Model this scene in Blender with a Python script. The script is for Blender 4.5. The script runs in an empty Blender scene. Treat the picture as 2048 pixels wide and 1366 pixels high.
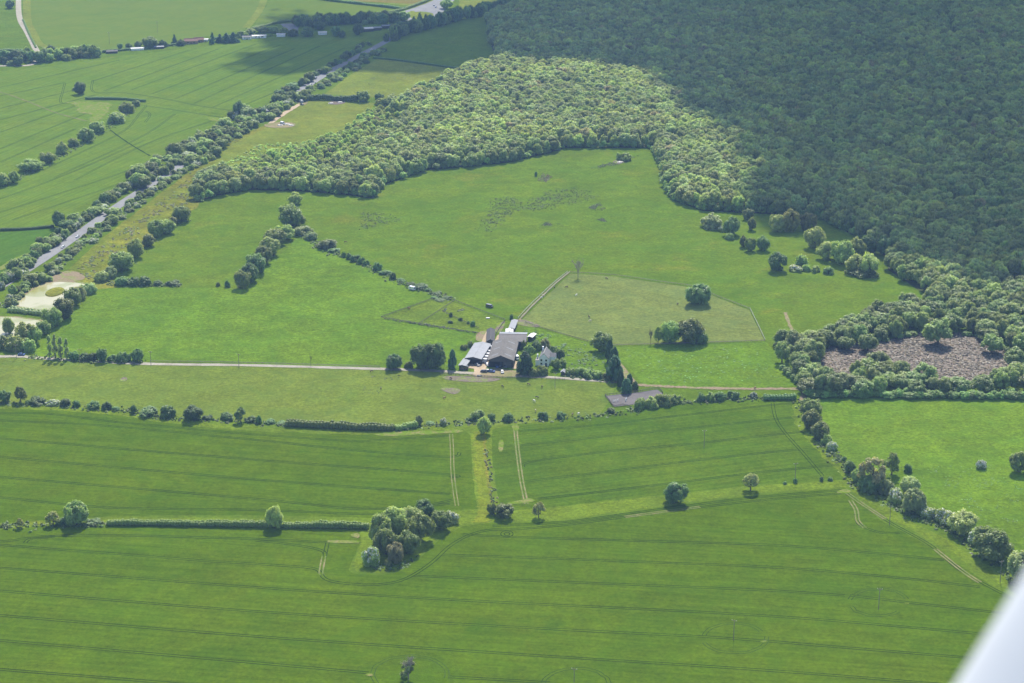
import bpy, bmesh, math, random
import numpy as np
from mathutils import Vector, Matrix, noise as mnoise
from mathutils.geometry import delaunay_2d_cdt

R = math.radians
rng = random.Random(7)
scn = bpy.context.scene
col = scn.collection

# ------------------------------------------------------------------ camera
FPX, PITCH, CAMH = 3982.0, R(19.0), 400.0           # focal length in px of a 2048 px wide frame
cam_d = bpy.data.cameras.new('camera')
cam_d.sensor_width = 36.0
cam_d.lens = 36.0 * FPX / 2048.0
cam_d.clip_start = 0.1
cam_d.clip_end = 20000
cam_d.dof.use_dof = True
cam_d.dof.focus_distance = 1300
cam_d.dof.aperture_fstop = 4.5
cam = bpy.data.objects.new('camera', cam_d)
cam.location = (0, 0, CAMH)
cam.rotation_euler = (math.pi / 2 - PITCH, 0, 0)
col.objects.link(cam)
scn.camera = cam

# ------------------------------------------------------------------ sky, sun, exposure
SUN_EL, SUN_AZ = R(48), R(6)
w = bpy.data.worlds.new('World'); scn.world = w; w.use_nodes = True
nt = w.node_tree; bgn = nt.nodes['Background']
sky = nt.nodes.new('ShaderNodeTexSky'); sky.sky_type = 'NISHITA'; sky.sun_disc = False
sky.sun_elevation = SUN_EL; sky.sun_rotation = SUN_AZ; sky.altitude = 100
sky.air_density = 1.0; sky.dust_density = 1.6; sky.ozone_density = 1.0
nt.links.new(sky.outputs[0], bgn.inputs[0]); bgn.inputs[1].default_value = 0.12
sd = bpy.data.lights.new('sun', 'SUN'); sd.energy = 4.8; sd.angle = R(0.5); sd.color = (1.0, 0.95, 0.86)
sun = bpy.data.objects.new('sun', sd); col.objects.link(sun)
SUNV = Vector((math.sin(SUN_AZ) * math.cos(SUN_EL), math.cos(SUN_AZ) * math.cos(SUN_EL), math.sin(SUN_EL)))
sun.rotation_euler = SUNV.to_track_quat('Z', 'Y').to_euler(); sun.location = (0, 0, 600)
vs = scn.view_settings
vs.view_transform = 'Standard'; vs.look = 'None'; vs.gamma = 1; vs.use_curve_mapping = False; vs.exposure = 1.04
cy = scn.cycles
cy.use_denoising = True
cy.max_bounces = 5; cy.diffuse_bounces = 2; cy.glossy_bounces = 2; cy.transmission_bounces = 3
cy.transparent_max_bounces = 8; cy.volume_bounces = 0; cy.caustics_reflective = False; cy.caustics_refractive = False
cy.sample_clamp_indirect = 4

# ------------------------------------------------------------------ map a place in the picture to the flat ground
_f = Vector((0, math.cos(PITCH), -math.sin(PITCH))); _u = Vector((0, math.sin(PITCH), math.cos(PITCH)))
def ray(x, y):
    return _f + Vector(((x - 1024) / FPX, 0, 0)) + _u * ((683 - y) / FPX)
def G(x, y, z=0.0):
    d = ray(x, y); t = (z - CAMH) / d.z
    return Vector((d.x * t, d.y * t, z))
def S(y):                       # px per metre on the ground at that row
    return FPX / ((-CAMH) / ray(1024, y).z)
def dep(y):
    d = ray(1024, y); return math.atan2(-d.z, d.y)

# ------------------------------------------------------------------ object helpers
def tag(o, label=None, cat=None, group=None, kind=None):
    if label: o['label'] = label
    if cat: o['category'] = cat
    if group: o['group'] = group
    if kind: o['kind'] = kind
    return o
def link(name, mesh, parent=None):
    o = bpy.data.objects.new(name, mesh); col.objects.link(o)
    if parent is not None: o.parent = parent
    return o
def empty(name, loc=(0, 0, 0), rz=0.0):
    o = bpy.data.objects.new(name, None); col.objects.link(o); o.location = loc; o.rotation_euler = (0, 0, rz)
    o.empty_display_size = 0.5
    return o
def mesh_np(name, v, f, mat=None, smooth=False):
    me = bpy.data.meshes.new(name)
    me.from_pydata([tuple(p) for p in v] if not isinstance(v, list) else v, [], f)
    if mat: me.materials.append(mat)
    if smooth:
        me.polygons.foreach_set('use_smooth', [True] * len(me.polygons))
    me.update(); return me
class MB:
    def __init__(s): s.v = []; s.f = []
    def add(s, v, f):
        b = len(s.v); s.v += [tuple(p) for p in v]; s.f += [tuple(i + b for i in q) for q in f]
    def box(s, c, d, rz=0.0, taper=1.0):
        x, y, z = d[0] / 2, d[1] / 2, d[2] / 2; ca, sa = math.cos(rz), math.sin(rz); vv = []
        for k, t in ((-1, 1.0), (1, taper)):
            for a, b in ((-1, -1), (1, -1), (1, 1), (-1, 1)):
                px, py = a * x * t, b * y * t
                vv.append((c[0] + px * ca - py * sa, c[1] + px * sa + py * ca, c[2] + k * z))
        s.add(vv, [(0, 3, 2, 1), (4, 5, 6, 7), (0, 1, 5, 4), (1, 2, 6, 5), (2, 3, 7, 6), (3, 0, 4, 7)])
    def tube(s, p, q, r0, r1, n=6):
        p, q = Vector(p), Vector(q); d = (q - p).normalized()
        a = d.orthogonal().normalized(); b = d.cross(a); vv = []
        for c, r in ((p, r0), (q, r1)):
            for i in range(n):
                t = 2 * math.pi * i / n; vv.append(c + a * (r * math.cos(t)) + b * (r * math.sin(t)))
        ff = [(i, (i + 1) % n, n + (i + 1) % n, n + i) for i in range(n)]
        ff += [tuple(range(n - 1, -1, -1)), tuple(range(n, 2 * n))]
        s.add(vv, ff)
    def mesh(s, name, mat, smooth=False): return mesh_np(name, s.v, s.f, mat, smooth)
    def build(s, name, mat, parent=None, smooth=False): return link(name, s.mesh(name, mat, smooth), parent)

# ------------------------------------------------------------------ materials
def newmat(name):
    m = bpy.data.materials.new(name); m.use_nodes = True; t = m.node_tree; t.nodes.clear()
    out = t.nodes.new('ShaderNodeOutputMaterial'); return m, t, out
def N(t, typ, **kw):
    n = t.nodes.new(typ)
    for k, v in kw.items():
        if k.startswith('i_'):
            n.inputs[k[2:].replace('_', ' ')].default_value = v
        else: setattr(n, k, v)
    return n
def rgba(c): return (c[0], c[1], c[2], 1)
def noise_tex(t, vec, scale, detail=3, rough=0.55, dist=0.0):
    n = N(t, 'ShaderNodeTexNoise'); n.inputs['Scale'].default_value = scale; n.inputs['Detail'].default_value = detail
    n.inputs['Roughness'].default_value = rough; n.inputs['Distortion'].default_value = dist
    t.links.new(vec, n.inputs['Vector']); return n.outputs['Fac']
def mrange(t, fac, a, b, c=0.0, d=1.0):
    n = N(t, 'ShaderNodeMapRange'); t.links.new(fac, n.inputs[0])
    for i, v in zip((1, 2, 3, 4), (a, b, c, d)): n.inputs[i].default_value = v
    return n.outputs[0]
def mix(t, fac, a, b, mode='MIX'):
    n = N(t, 'ShaderNodeMix', data_type='RGBA', blend_type=mode)
    if isinstance(fac, (int, float)): n.inputs['Factor'].default_value = fac
    else: t.links.new(fac, n.inputs['Factor'])
    for s_, v in ((6, a), (7, b)):
        if isinstance(v, (tuple, list)): n.inputs[s_].default_value = rgba(v)
        else: t.links.new(v, n.inputs[s_])
    return n.outputs[2]
def bright(t, colr, fac):
    n = N(t, 'ShaderNodeVectorMath', operation='SCALE'); t.links.new(colr, n.inputs[0]); t.links.new(fac, n.inputs['Scale'])
    return n.outputs[0]

def field_mat(name, c1, c2, c3=None, rows=None, patch=0.62, big=0.012, amp=0.22, streak=0.35, bumpy=0.5, gain=(1.30, 1.16, 0.42)):
    """grassland or crop: two greens mottled at several sizes, c3 in dry or worn patches, drill rows along the heading rows (radians)"""
    m, t, out = newmat(name); c1, c2, c3 = [tuple(a * b for a, b in zip(c, gain)) if c else None for c in (c1, c2, c3)]
    pos = N(t, 'ShaderNodeNewGeometry').outputs['Position']
    n1 = noise_tex(t, pos, big, 4, 0.6, 0.4)
    c = mix(t, mrange(t, n1, 0.35, 0.65), c1, c2)
    n2 = noise_tex(t, pos, 0.09, 4, 0.6)
    c = mix(t, mrange(t, n2, 0.4, 0.7, 0, 0.55), c, c2)
    if c3:
        n3 = noise_tex(t, pos, 0.02, 5, 0.65, 0.3)
        c = mix(t, mrange(t, n3, patch, patch + 0.12, 0, 0.8), c, c3)
    n4 = noise_tex(t, pos, 0.5, 4, 0.75)
    c = bright(t, c, mrange(t, n4, 0.3, 0.7, 1 - amp * 1.5, 1 + amp * 1.5))
    n7 = noise_tex(t, pos, 0.14, 4, 0.7, 0.5)
    c = bright(t, c, mrange(t, n7, 0.3, 0.7, 1 - amp * 0.8, 1 + amp * 0.8))
    n8 = noise_tex(t, pos, 0.045, 4, 0.65, 1.0)
    c = mix(t, mrange(t, n8, 0.42, 0.68, 0, 0.5), c, tuple(a * b for a, b in zip(c1, (0.78, 0.94, 1.25))))
    n6 = noise_tex(t, pos, 0.028, 3, 0.6, 0.8)
    c = bright(t, c, mrange(t, n6, 0.3, 0.7, 1 - amp * 0.6, 1 + amp * 0.6))
    if rows is not None:
        mp = N(t, 'ShaderNodeMapping'); mp.inputs['Rotation'].default_value = (0, 0, -rows)
        mp2 = N(t, 'ShaderNodeMapping'); mp2.inputs['Scale'].default_value = (0.012, 0.42, 1)
        t.links.new(pos, mp.inputs[0]); t.links.new(mp.outputs[0], mp2.inputs[0])
        n5 = noise_tex(t, mp2.outputs[0], 1.0, 4, 0.65)
        c = bright(t, c, mrange(t, n5, 0.3, 0.7, 1 - streak, 1 + streak))
    bs = N(t, 'ShaderNodeBsdfDiffuse'); t.links.new(c, bs.inputs['Color']); bs.inputs['Roughness'].default_value = 0.6
    if bumpy:
        bp = N(t, 'ShaderNodeBump'); bp.inputs['Strength'].default_value = bumpy; bp.inputs['Distance'].default_value = 0.35
        t.links.new(noise_tex(t, pos, 1.1, 3, 0.7), bp.inputs['Height']); t.links.new(bp.outputs[0], bs.inputs['Normal'])
    t.links.new(bs.outputs[0], out.inputs[0]); return m
def plain(name, c, rough=0.7, var=0.12, scale=0.8, metal=0.0, c2=None, stretch=None):
    m, t, out = newmat(name); tc = N(t, 'ShaderNodeTexCoord').outputs['Object']
    if stretch:
        mp = N(t, 'ShaderNodeMapping'); mp.inputs['Scale'].default_value = stretch; t.links.new(tc, mp.inputs[0]); tc = mp.outputs[0]
    n1 = noise_tex(t, tc, scale, 4, 0.6)
    c_ = mix(t, mrange(t, n1, 0.35, 0.7), c, c2 or tuple(x * 0.8 for x in c))
    n2 = noise_tex(t, tc, scale * 6, 3, 0.6)
    c_ = bright(t, c_, mrange(t, n2, 0.3, 0.7, 1 - var, 1 + var))
    b = N(t, 'ShaderNodeBsdfPrincipled'); t.links.new(c_, b.inputs['Base Color'])
    b.inputs['Roughness'].default_value = rough; b.inputs['Metallic'].default_value = metal
    b.inputs['Specular IOR Level'].default_value = 0.3
    t.links.new(b.outputs[0], out.inputs[0]); return m
def ground_mat(name, c1, c2, scale=0.15, var=0.2):
    m, t, out = newmat(name); pos = N(t, 'ShaderNodeNewGeometry').outputs['Position']
    c = mix(t, mrange(t, noise_tex(t, pos, scale, 5, 0.65, 0.5), 0.35, 0.65), c1, c2)
    c = bright(t, c, mrange(t, noise_tex(t, pos, scale * 9, 3, 0.6), 0.3, 0.7, 1 - var, 1 + var))
    b = N(t, 'ShaderNodeBsdfDiffuse'); t.links.new(c, b.inputs['Color']); t.links.new(b.outputs[0], out.inputs[0]); return m
def leaf_mat(name, transl=0.45, var=0.40, patchy=0.5, val=3.6):
    """foliage: colour from the tree's own tint, varied from tree to tree and from clump to clump"""
    m, t, out = newmat(name)
    at = N(t, 'ShaderNodeAttribute', attribute_type='INSTANCER', attribute_name='tint')
    oi = N(t, 'ShaderNodeObjectInfo'); tc = N(t, 'ShaderNodeTexCoord').outputs['Object']
    hs = N(t, 'ShaderNodeHueSaturation'); hs.inputs['Value'].default_value = val; t.links.new(at.outputs['Color'], hs.inputs['Color'])
    t.links.new(mrange(t, oi.outputs['Random'], 0, 1, 0.484, 0.512), hs.inputs['Hue'])
    mp = N(t, 'ShaderNodeVectorMath', operation='ADD'); t.links.new(tc, mp.inputs[0]); t.links.new(oi.outputs['Random'], mp.inputs[1])
    c = bright(t, hs.outputs[0], mrange(t, oi.outputs['Random'], 0, 1, 1 - var, 1 + var))
    c = bright(t, c, mrange(t, noise_tex(t, mp.outputs[0], 3.5, 3, 0.6), 0.3, 0.7, 1 - patchy * 0.6, 1 + patchy))
    d = N(t, 'ShaderNodeBsdfDiffuse'); t.links.new(c, d.inputs[0])
    tr = N(t, 'ShaderNodeBsdfTranslucent')
    t.links.new(mix(t, 1.0, c, (1.3, 1.2, 0.45), 'MULTIPLY'), tr.inputs[0])
    mx = N(t, 'ShaderNodeMixShader'); mx.inputs[0].default_value = transl
    t.links.new(d.outputs[0], mx.inputs[1]); t.links.new(tr.outputs[0], mx.inputs[2])
    gl = N(t, 'ShaderNodeBsdfGlossy'); gl.inputs['Roughness'].default_value = 0.45
    m2 = N(t, 'ShaderNodeMixShader'); m2.inputs[0].default_value = 0.022
    t.links.new(mx.outputs[0], m2.inputs[1]); t.links.new(gl.outputs[0], m2.inputs[2])
    t.links.new(m2.outputs[0], out.inputs[0]); return m

M = {}
M['leaf'] = leaf_mat('leaf')
M['woodleaf'] = leaf_mat('woodland_leaf', var=0.34, val=3.35)
M['bark'] = plain('bark', (0.11, 0.085, 0.06), 0.9, 0.3, 3.0)
M['deadwood'] = plain('dead_wood', (0.30, 0.26, 0.22), 0.9, 0.25, 3.0)
M['asphalt'] = ground_mat('asphalt', (0.155, 0.155, 0.16), (0.19, 0.19, 0.19), 0.08, 0.1)
M['track'] = ground_mat('stone_track', (0.27, 0.25, 0.205), (0.21, 0.195, 0.15), 0.12, 0.18)
M['dirt'] = ground_mat('dirt', (0.19, 0.15, 0.09), (0.13, 0.135, 0.05), 0.1, 0.25)
M['soil'] = None
def soil_mat():
    m, t, out = newmat('thin_crop_soil'); pos = N(t, 'ShaderNodeNewGeometry').outputs['Position']
    n = noise_tex(t, pos, 0.16, 6, 0.75, 1.2); c = mix(t, mrange(t, n, 0.46, 0.66), (0.085, 0.135, 0.010), (0.165, 0.145, 0.065))
    c = bright(t, c, mrange(t, noise_tex(t, pos, 0.9, 3, 0.6), 0.3, 0.7, 0.8, 1.2))
    b = N(t, 'ShaderNodeBsdfDiffuse'); t.links.new(c, b.inputs['Color']); t.links.new(b.outputs[0], out.inputs[0]); return m
M['soil'] = soil_mat()
M['mud'] = ground_mat('mud', (0.15, 0.115, 0.095), (0.10, 0.085, 0.065), 0.1, 0.25)
M['sand'] = ground_mat('sandy_yard', (0.33, 0.26, 0.175), (0.27, 0.215, 0.15), 0.12, 0.15)
M['arena'] = ground_mat('arena_sand', (0.095, 0.088, 0.090), (0.118, 0.108, 0.106), 0.1, 0.12)
M['paint'] = plain('road_paint', (0.75, 0.75, 0.72), 0.6, 0.15, 0.5)
M['tram'] = ground_mat('wheel_track', (0.014, 0.030, 0.005), (0.032, 0.058, 0.008), 0.05, 0.35)  # dark tone also stands in for shade down in the crop gaps
M['tramfar'] = ground_mat('faint_wheel_track', (0.028, 0.056, 0.010), (0.052, 0.090, 0.016), 0.05, 0.3)  # paler version, shade of the crop gaps still put into the colour
M['tramtan'] = ground_mat('dry_wheel_track', (0.17, 0.145, 0.075), (0.085, 0.125, 0.025), 0.12, 0.3)
M['margin'] = field_mat('grass_margin', (0.115, 0.175, 0.030), (0.095, 0.150, 0.026), (0.15, 0.17, 0.05), amp=0.3)
M['strip'] = field_mat('mown_strip', (0.125, 0.175, 0.030), (0.135, 0.172, 0.033), (0.105, 0.165, 0.028), amp=0.3)
M['bracken'] = ground_mat('dead_bracken', (0.17, 0.138, 0.112), (0.12, 0.098, 0.078), 0.2, 0.4)
M['timber'] = plain('weathered_timber', (0.22, 0.19, 0.16), 0.85, 0.2, 2.0)
M['darktimber'] = plain('dark_timber', (0.10, 0.09, 0.075), 0.85, 0.2, 2.0)
M['whiterail'] = plain('pale_rail', (0.33, 0.32, 0.28), 0.7, 0.1, 2.0)
M['fibre'] = plain('fibre_cement_sheet', (0.102, 0.095, 0.088), 0.9, 0.3, 0.25, c2=(0.072, 0.066, 0.062))
M['fibre2'] = plain('brown_grey_sheet', (0.115, 0.105, 0.10), 0.85, 0.18, 0.25, c2=(0.09, 0.083, 0.08))
M['steel'] = plain('pale_steel_sheet', (0.19, 0.20, 0.22), 0.75, 0.12, 0.3, c2=(0.155, 0.165, 0.18))
M['bluegrey'] = plain('blue_grey_sheet', (0.15, 0.165, 0.19), 0.75, 0.12, 0.3)
M['darkroof'] = plain('black_felt_roof', (0.028, 0.028, 0.032), 0.8, 0.2, 0.5)
M['whiteroof'] = plain('white_sheet', (0.40, 0.40, 0.40), 0.5, 0.08, 0.5)
M['boards'] = plain('dark_boarding', (0.075, 0.066, 0.058), 0.85, 0.25, 1.0, stretch=(3, 3, 0.2))
M['opening'] = plain('painted_interior_shade', (0.02, 0.02, 0.02), 0.9, 0.1, 1.0)  # near-black panel colour stands in for the shade inside
M['render'] = plain('white_render', (0.80, 0.80, 0.80), 0.8, 0.08, 0.6)
M['slate'] = plain('slate', (0.13, 0.128, 0.125), 0.7, 0.2, 0.7)
M['tile'] = plain('clay_tile', (0.26, 0.13, 0.09), 0.8, 0.2, 0.7)
M['brick'] = plain('brick', (0.30, 0.19, 0.14), 0.85, 0.2, 1.2)
M['rubble'] = plain('rubble', (0.45, 0.42, 0.38), 0.85, 0.25, 1.2)
M['rubber'] = plain('rubber', (0.02, 0.02, 0.022), 0.8, 0.1, 3.0)
M['insulator'] = plain('insulator', (0.6, 0.6, 0.6), 0.3, 0.05, 2.0)
def gloss(name, c, rough=0.25):
    m, t, out = newmat(name); b = N(t, 'ShaderNodeBsdfPrincipled'); tc = N(t, 'ShaderNodeTexCoord').outputs['Object']
    t.links.new(mix(t, mrange(t, noise_tex(t, tc, 2.0, 2), 0.3, 0.7), c, tuple(x * 0.9 for x in c)), b.inputs['Base Color'])
    b.inputs['Roughness'].default_value = rough; b.inputs['Coat Weight'].default_value = 0.4
    t.links.new(b.outputs[0], out.inputs[0]); return m
M['glass'] = gloss('dark_glass', (0.02, 0.025, 0.03), 0.08)
PAINT = {k: gloss('car_paint_' + k, c) for k, c in dict(white=(0.60, 0.60, 0.60), silver=(0.30, 0.31, 0.32), black=(0.02, 0.02, 0.022),
         blue=(0.05, 0.10, 0.28), red=(0.35, 0.03, 0.03), grey=(0.12, 0.125, 0.13), cream=(0.62, 0.58, 0.45)).items()}
def water_mat():
    m, t, out = newmat('milky_pond_water'); pos = N(t, 'ShaderNodeNewGeometry').outputs['Position']
    n1 = noise_tex(t, pos, 0.035, 3, 0.5, 0.6)
    c = mix(t, mrange(t, n1, 0.52, 0.60), (0.27, 0.25, 0.13), (0.19, 0.19, 0.05))
    b = N(t, 'ShaderNodeBsdfPrincipled'); t.links.new(c, b.inputs['Base Color']); b.inputs['Roughness'].default_value = 0.2; b.inputs['Specular IOR Level'].default_value = 0.3
    bp = N(t, 'ShaderNodeBump'); bp.inputs['Strength'].default_value = 0.05
    t.links.new(noise_tex(t, pos, 0.6, 2), bp.inputs['Height']); t.links.new(bp.outputs[0], b.inputs['Normal'])
    t.links.new(b.outputs[0], out.inputs[0]); return m
M['water'] = water_mat()

# ------------------------------------------------------------------ ground sheets
ZL = [0.0]
def lift():
    ZL[0] += 0.0006; return ZL[0]
def sheet(name, pts, mat, z, parent=None, ground=False, label=None, smooth=0, rag=0.9):
    """flat polygon on the ground; pts in picture places"""
    z += 0 if ground else lift()
    P = [G(x, y) for x, y in pts] if not ground else [Vector((x, y, 0)) for x, y in pts]
    if smooth:
        for _ in range(smooth):
            Q = []
            for i in range(len(P)):
                a, b = P[i], P[(i + 1) % len(P)]
                Q += [a * 0.75 + b * 0.25, a * 0.25 + b * 0.75]
            P = Q
    if not ground and rag:
        Q = []
        for i in range(len(P)):
            a, b = P[i], P[(i + 1) % len(P)]; n = max(1, min(60, int((b - a).length / 5)))
            d = (b - a).normalized(); nr = Vector((-d.y, d.x, 0))
            for k in range(n):
                q = a.lerp(b, k / n); e = 0 if k == 0 else 1
                Q.append(q + nr * (e * rag * (mnoise.noise(q * 0.05) * 1.2 + mnoise.noise(q * 0.31) * 0.8)))
        P = Q
    c_ = P[0].copy(); n_ = len(P)
    r_ = delaunay_2d_cdt([Vector((p.x - c_.x, p.y - c_.y)) for p in P], [(i, (i + 1) % n_) for i in range(n_)], [], 2 if False else 1, 1e-5)
    tri = []
    for f_ in r_[2]:
        a, b, c = (r_[0][i] for i in f_[:3]); q = (a + b + c) / 3
        if (b - a).cross(c - a) < 0: f_ = f_[::-1]
        tri.append(tuple(f_))
    me = bpy.data.meshes.new(name); me.from_pydata([(v.x + c_.x, v.y + c_.y, z) for v in r_[0]], [], tri); me.materials.append(mat)
    o = link(name, me, parent)
    if parent is None: o['kind'] = 'structure'
    if label: o['label'] = label
    return o
def catmull(P, n=6):
    if len(P) < 3: 
        return [P[0].lerp(P[1], i / n) for i in range(n + 1)]
    out = []
    for i in range(len(P) - 1):
        p0 = P[max(i - 1, 0)]; p1 = P[i]; p2 = P[i + 1]; p3 = P[min(i + 2, len(P) - 1)]
        for k in range(n):
            t = k / n
            out.append(0.5 * ((2 * p1) + (p2 - p0) * t + (2 * p0 - 5 * p1 + 4 * p2 - p3) * t * t + (3 * p1 - p0 - 3 * p2 + p3) * t ** 3))
    out.append(P[-1]); return out
def path_pts(pts, n=6, ground=False):
    return catmull([G(x, y) if not ground else Vector((x, y, 0)) for x, y in pts], n)
def add_ribbon(mb, P, wd, z, off=0.0, jit=0.0):
    L = []
    for i, p in enumerate(P):
        d = (P[min(i + 1, len(P) - 1)] - P[max(i - 1, 0)]); d.z = 0; d.normalize(); nrm = Vector((-d.y, d.x, 0))
        ww = wd / 2 * (1 + rng.uniform(-jit, jit)); c = p + nrm * (off + rng.uniform(-jit, jit) * wd * 0.4)
        L += [(c + nrm * ww), (c - nrm * ww)]
    mb.add([(q.x, q.y, z) for q in L], [(2 * i, 2 * i + 1, 2 * i + 3, 2 * i + 2) for i in range(len(P) - 1)])
def ribbon(name, pts, wd, mat, z, parent=None, off=0.0, n=8, jit=0.0):
    mb = MB(); add_ribbon(mb, path_pts(pts, n), wd, z + lift(), off, jit); o = mb.build(name, mat, parent)
    if parent is None: o['kind'] = 'structure'
    return o
def heading(a, b):
    d = G(*b) - G(*a); return math.atan2(d.y, d.x)

# grass greens (base colours)
GR1, GR2 = (0.078, 0.140, 0.024), (0.098, 0.155, 0.028)
DRY = (0.150, 0.155, 0.050)
M['grass'] = field_mat('grassland', GR1, GR2, DRY)
M['pasture'] = field_mat('lush_pasture', (0.080, 0.150, 0.024), (0.102, 0.160, 0.027), (0.135, 0.165, 0.04), patch=0.58)
M['pasture2'] = field_mat('bright_pasture', (0.085, 0.165, 0.026), (0.105, 0.180, 0.030), (0.075, 0.14, 0.03), patch=0.6, amp=0.28)
M['drypasture'] = field_mat('grazed_pasture', (0.115, 0.158, 0.040), (0.130, 0.165, 0.045), (0.090, 0.145, 0.032), patch=0.57, gain=(1.22, 1.19, 0.55))
M['drypaddock'] = field_mat('grazed_paddock', (0.136, 0.165, 0.055), (0.152, 0.175, 0.062), (0.085, 0.150, 0.038), patch=0.63, big=0.03, gain=(1.20, 1.20, 0.75))
M['paddock'] = field_mat('rough_paddock', (0.098, 0.160, 0.034), (0.120, 0.170, 0.042), (0.09, 0.15, 0.032), patch=0.6, amp=0.3)
M['meadow'] = field_mat('yellow_meadow', (0.132, 0.178, 0.052), (0.150, 0.180, 0.062), (0.100, 0.155, 0.045), patch=0.6, amp=0.25)
M['rough'] = field_mat('rough_grass', (0.130, 0.165, 0.042), (0.17, 0.170, 0.062), (0.085, 0.13, 0.035), patch=0.5, amp=0.35)
h1 = heading((0, 1182), (1024, 1254)); h3 = heading((1051, 963), (1536, 905)); hu = heading((304, 188), (512, 110)); hu2 = heading((0, 425), (240, 347))
M['crop'] = field_mat('young_wheat', (0.062, 0.118, 0.012), (0.080, 0.128, 0.014), (0.050, 0.110, 0.018), rows=h1, streak=0.17, amp=0.18, gain=(1.18, 1.10, 0.25))
M['crop3'] = field_mat('young_wheat_far', (0.064, 0.122, 0.015), (0.080, 0.130, 0.018), (0.050, 0.110, 0.020), rows=h3, streak=0.18, amp=0.2, gain=(1.17, 1.10, 0.35))
M['cropu'] = field_mat('pale_wheat', (0.090, 0.160, 0.034), (0.105, 0.165, 0.038), (0.075, 0.145, 0.034), rows=hu, streak=0.16, amp=0.12)
M['cropd'] = field_mat('dark_wheat', (0.055, 0.125, 0.030), (0.065, 0.130, 0.032), (0.10, 0.14, 0.04), rows=hu2, streak=0.15, amp=0.12)
M['croptop'] = field_mat('distant_wheat', (0.100, 0.160, 0.045), (0.112, 0.165, 0.050), (0.09, 0.155, 0.045), rows=hu, streak=0.06, amp=0.06)
M['fallow'] = field_mat('fallow', (0.16, 0.145, 0.08), (0.18, 0.155, 0.09), None, amp=0.12)

sheet('ground', [(-6000, -3000), (6000, -3000), (6000, 9000), (-6000, 9000)], M['grass'], 0.0, ground=True)
Z1, Z2, Z3, Z4, Z5 = 0.02, 0.04, 0.06, 0.08, 0.10
crop_near = sheet('crop_field', [(-300, 1062), (0, 1060), (60, 1052), (210, 1050), (600, 1060), (718, 1063), (721, 1085), (705, 1120), (697, 1140), (706, 1147), (760, 1151), (800, 1143),
    (842, 1115), (880, 1077), (930, 1051), (985, 1046), (1130, 1043), (1280, 1021), (1500, 991), (1690, 976), (1702, 985), (1760, 1040), (1880, 1105), (1950, 1150), (2070, 1225),
    (2400, 1420), (2400, 1900), (-300, 1900)], M['crop'], Z1)
crop_left = sheet('crop_field', [(-300, 808), (0, 818), (200, 824), (340, 846), (500, 860), (700, 868), (850, 862), (922, 857), (940, 870), (944, 930), (955, 1018), (900, 1020), (740, 1036), (500, 1030), (220, 1032), (100, 1040), (0, 1046), (-300, 1055)], M['crop'], Z1)
crop_right = sheet('crop_field', [(1020, 850), (1130, 845), (1250, 822), (1400, 803), (1540, 800), (1600, 798), (1604, 840), (1648, 895), (1688, 950), (1690, 960), (1500, 970), (1380, 984), (1200, 1003), (1080, 1017), (1000, 1022), (985, 930), (980, 860)], M['crop3'], Z1)
crop_north = sheet('crop_field', [(-300, 170), (0, 142), (100, 132), (240, 113), (420, 91), (600, 77), (742, 71), (700, 97), (640, 148), (545, 205), (480, 236), (380, 215), (290, 205), (240, 240), (100, 305), (0, 350), (-300, 480)], M['cropu'], Z1)
crop_mid = sheet('crop_field', [(292, 206), (380, 222), (465, 242), (400, 285), (250, 360), (100, 450), (0, 457), (-300, 480), (-300, 490), (0, 372), (100, 314), (240, 244)], M['cropu'], Z1 + 0.01)
sheet('crop_field', [(-300, 482), (0, 466), (122, 456), (60, 508), (0, 545), (-300, 690)], M['cropd'], Z1)
sheet('crop_field', [(50, -90), (550, -90), (528, 0), (488, 60), (240, 101), (100, 95), (72, 70), (58, 40), (50, 0)], M['croptop'], Z1)
sheet('crop_field', [(560, -60), (640, -5), (835, 17), (700, 40), (560, 46), (505, 58), (540, 0)], M['croptop'], Z1)
sheet('grass_strip', [(640, -9), (700, -14), (860, -20), (868, 5), (838, 14)], M['meadow'], Z1)
sheet('fallow_field', [(560, -62), (700, -60), (850, -40), (860, -4), (830, 8), (720, 3), (640, -10)], M['fallow'], Z1 + 0.02)
sheet('pasture', [(-300, 700), (0, 714), (300, 729), (760, 739), (920, 746), (1050, 753), (1230, 766), (1222, 800), (1200, 829), (1060, 846), (930, 853), (800, 859), (440, 840), (240, 822), (0, 803), (-300, 793)], M['drypasture'], Z1)
sheet('pasture', [(225, 552), (350, 440), (400, 415), (500, 385), (575, 388), (560, 430), (592, 462), (535, 520), (480, 577), (440, 573), (230, 571)], M['pasture'], Z1)
sheet('pasture', [(60, 705), (200, 575), (440, 576), (480, 579), (540, 525), (600, 472), (640, 492), (760, 552), (870, 592), (760, 635), (960, 668), (940, 690), (920, 742), (760, 735), (300, 722), (80, 715)], M['pasture2'], Z1)
sheet('pasture', [(600, 383), (745, 398), (850, 345), (1010, 330), (1290, 300), (1310, 310), (1330, 380), (1400, 425), (1620, 440), (1790, 520), (1900, 600), (1640, 662), (1560, 682), (1531, 681), (1500, 618), (1430, 591), (1390, 574), (1230, 551), (1140, 544), (1035, 637), (1005, 640), (905, 600), (870, 590), (650, 490), (601, 470), (577, 430)], M['pasture'], Z1)
sheet('paddock', [(1141, 547), (1230, 553), (1390, 576), (1430, 593), (1500, 620), (1529, 681), (1412, 685), (1210, 691), (1150, 675), (1040, 642)], M['drypaddock'], Z1)
sheet('pasture', [(1212, 694), (1412, 688), (1532, 684), (1570, 720), (1605, 773), (1500, 776), (1290, 771), (1240, 722)], M['pasture2'], Z1)
sheet('paddock', [(1046, 648), (1150, 678), (1208, 694), (1236, 722), (1240, 762), (1110, 754), (1060, 700)], M['pasture2'], Z1)
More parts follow.
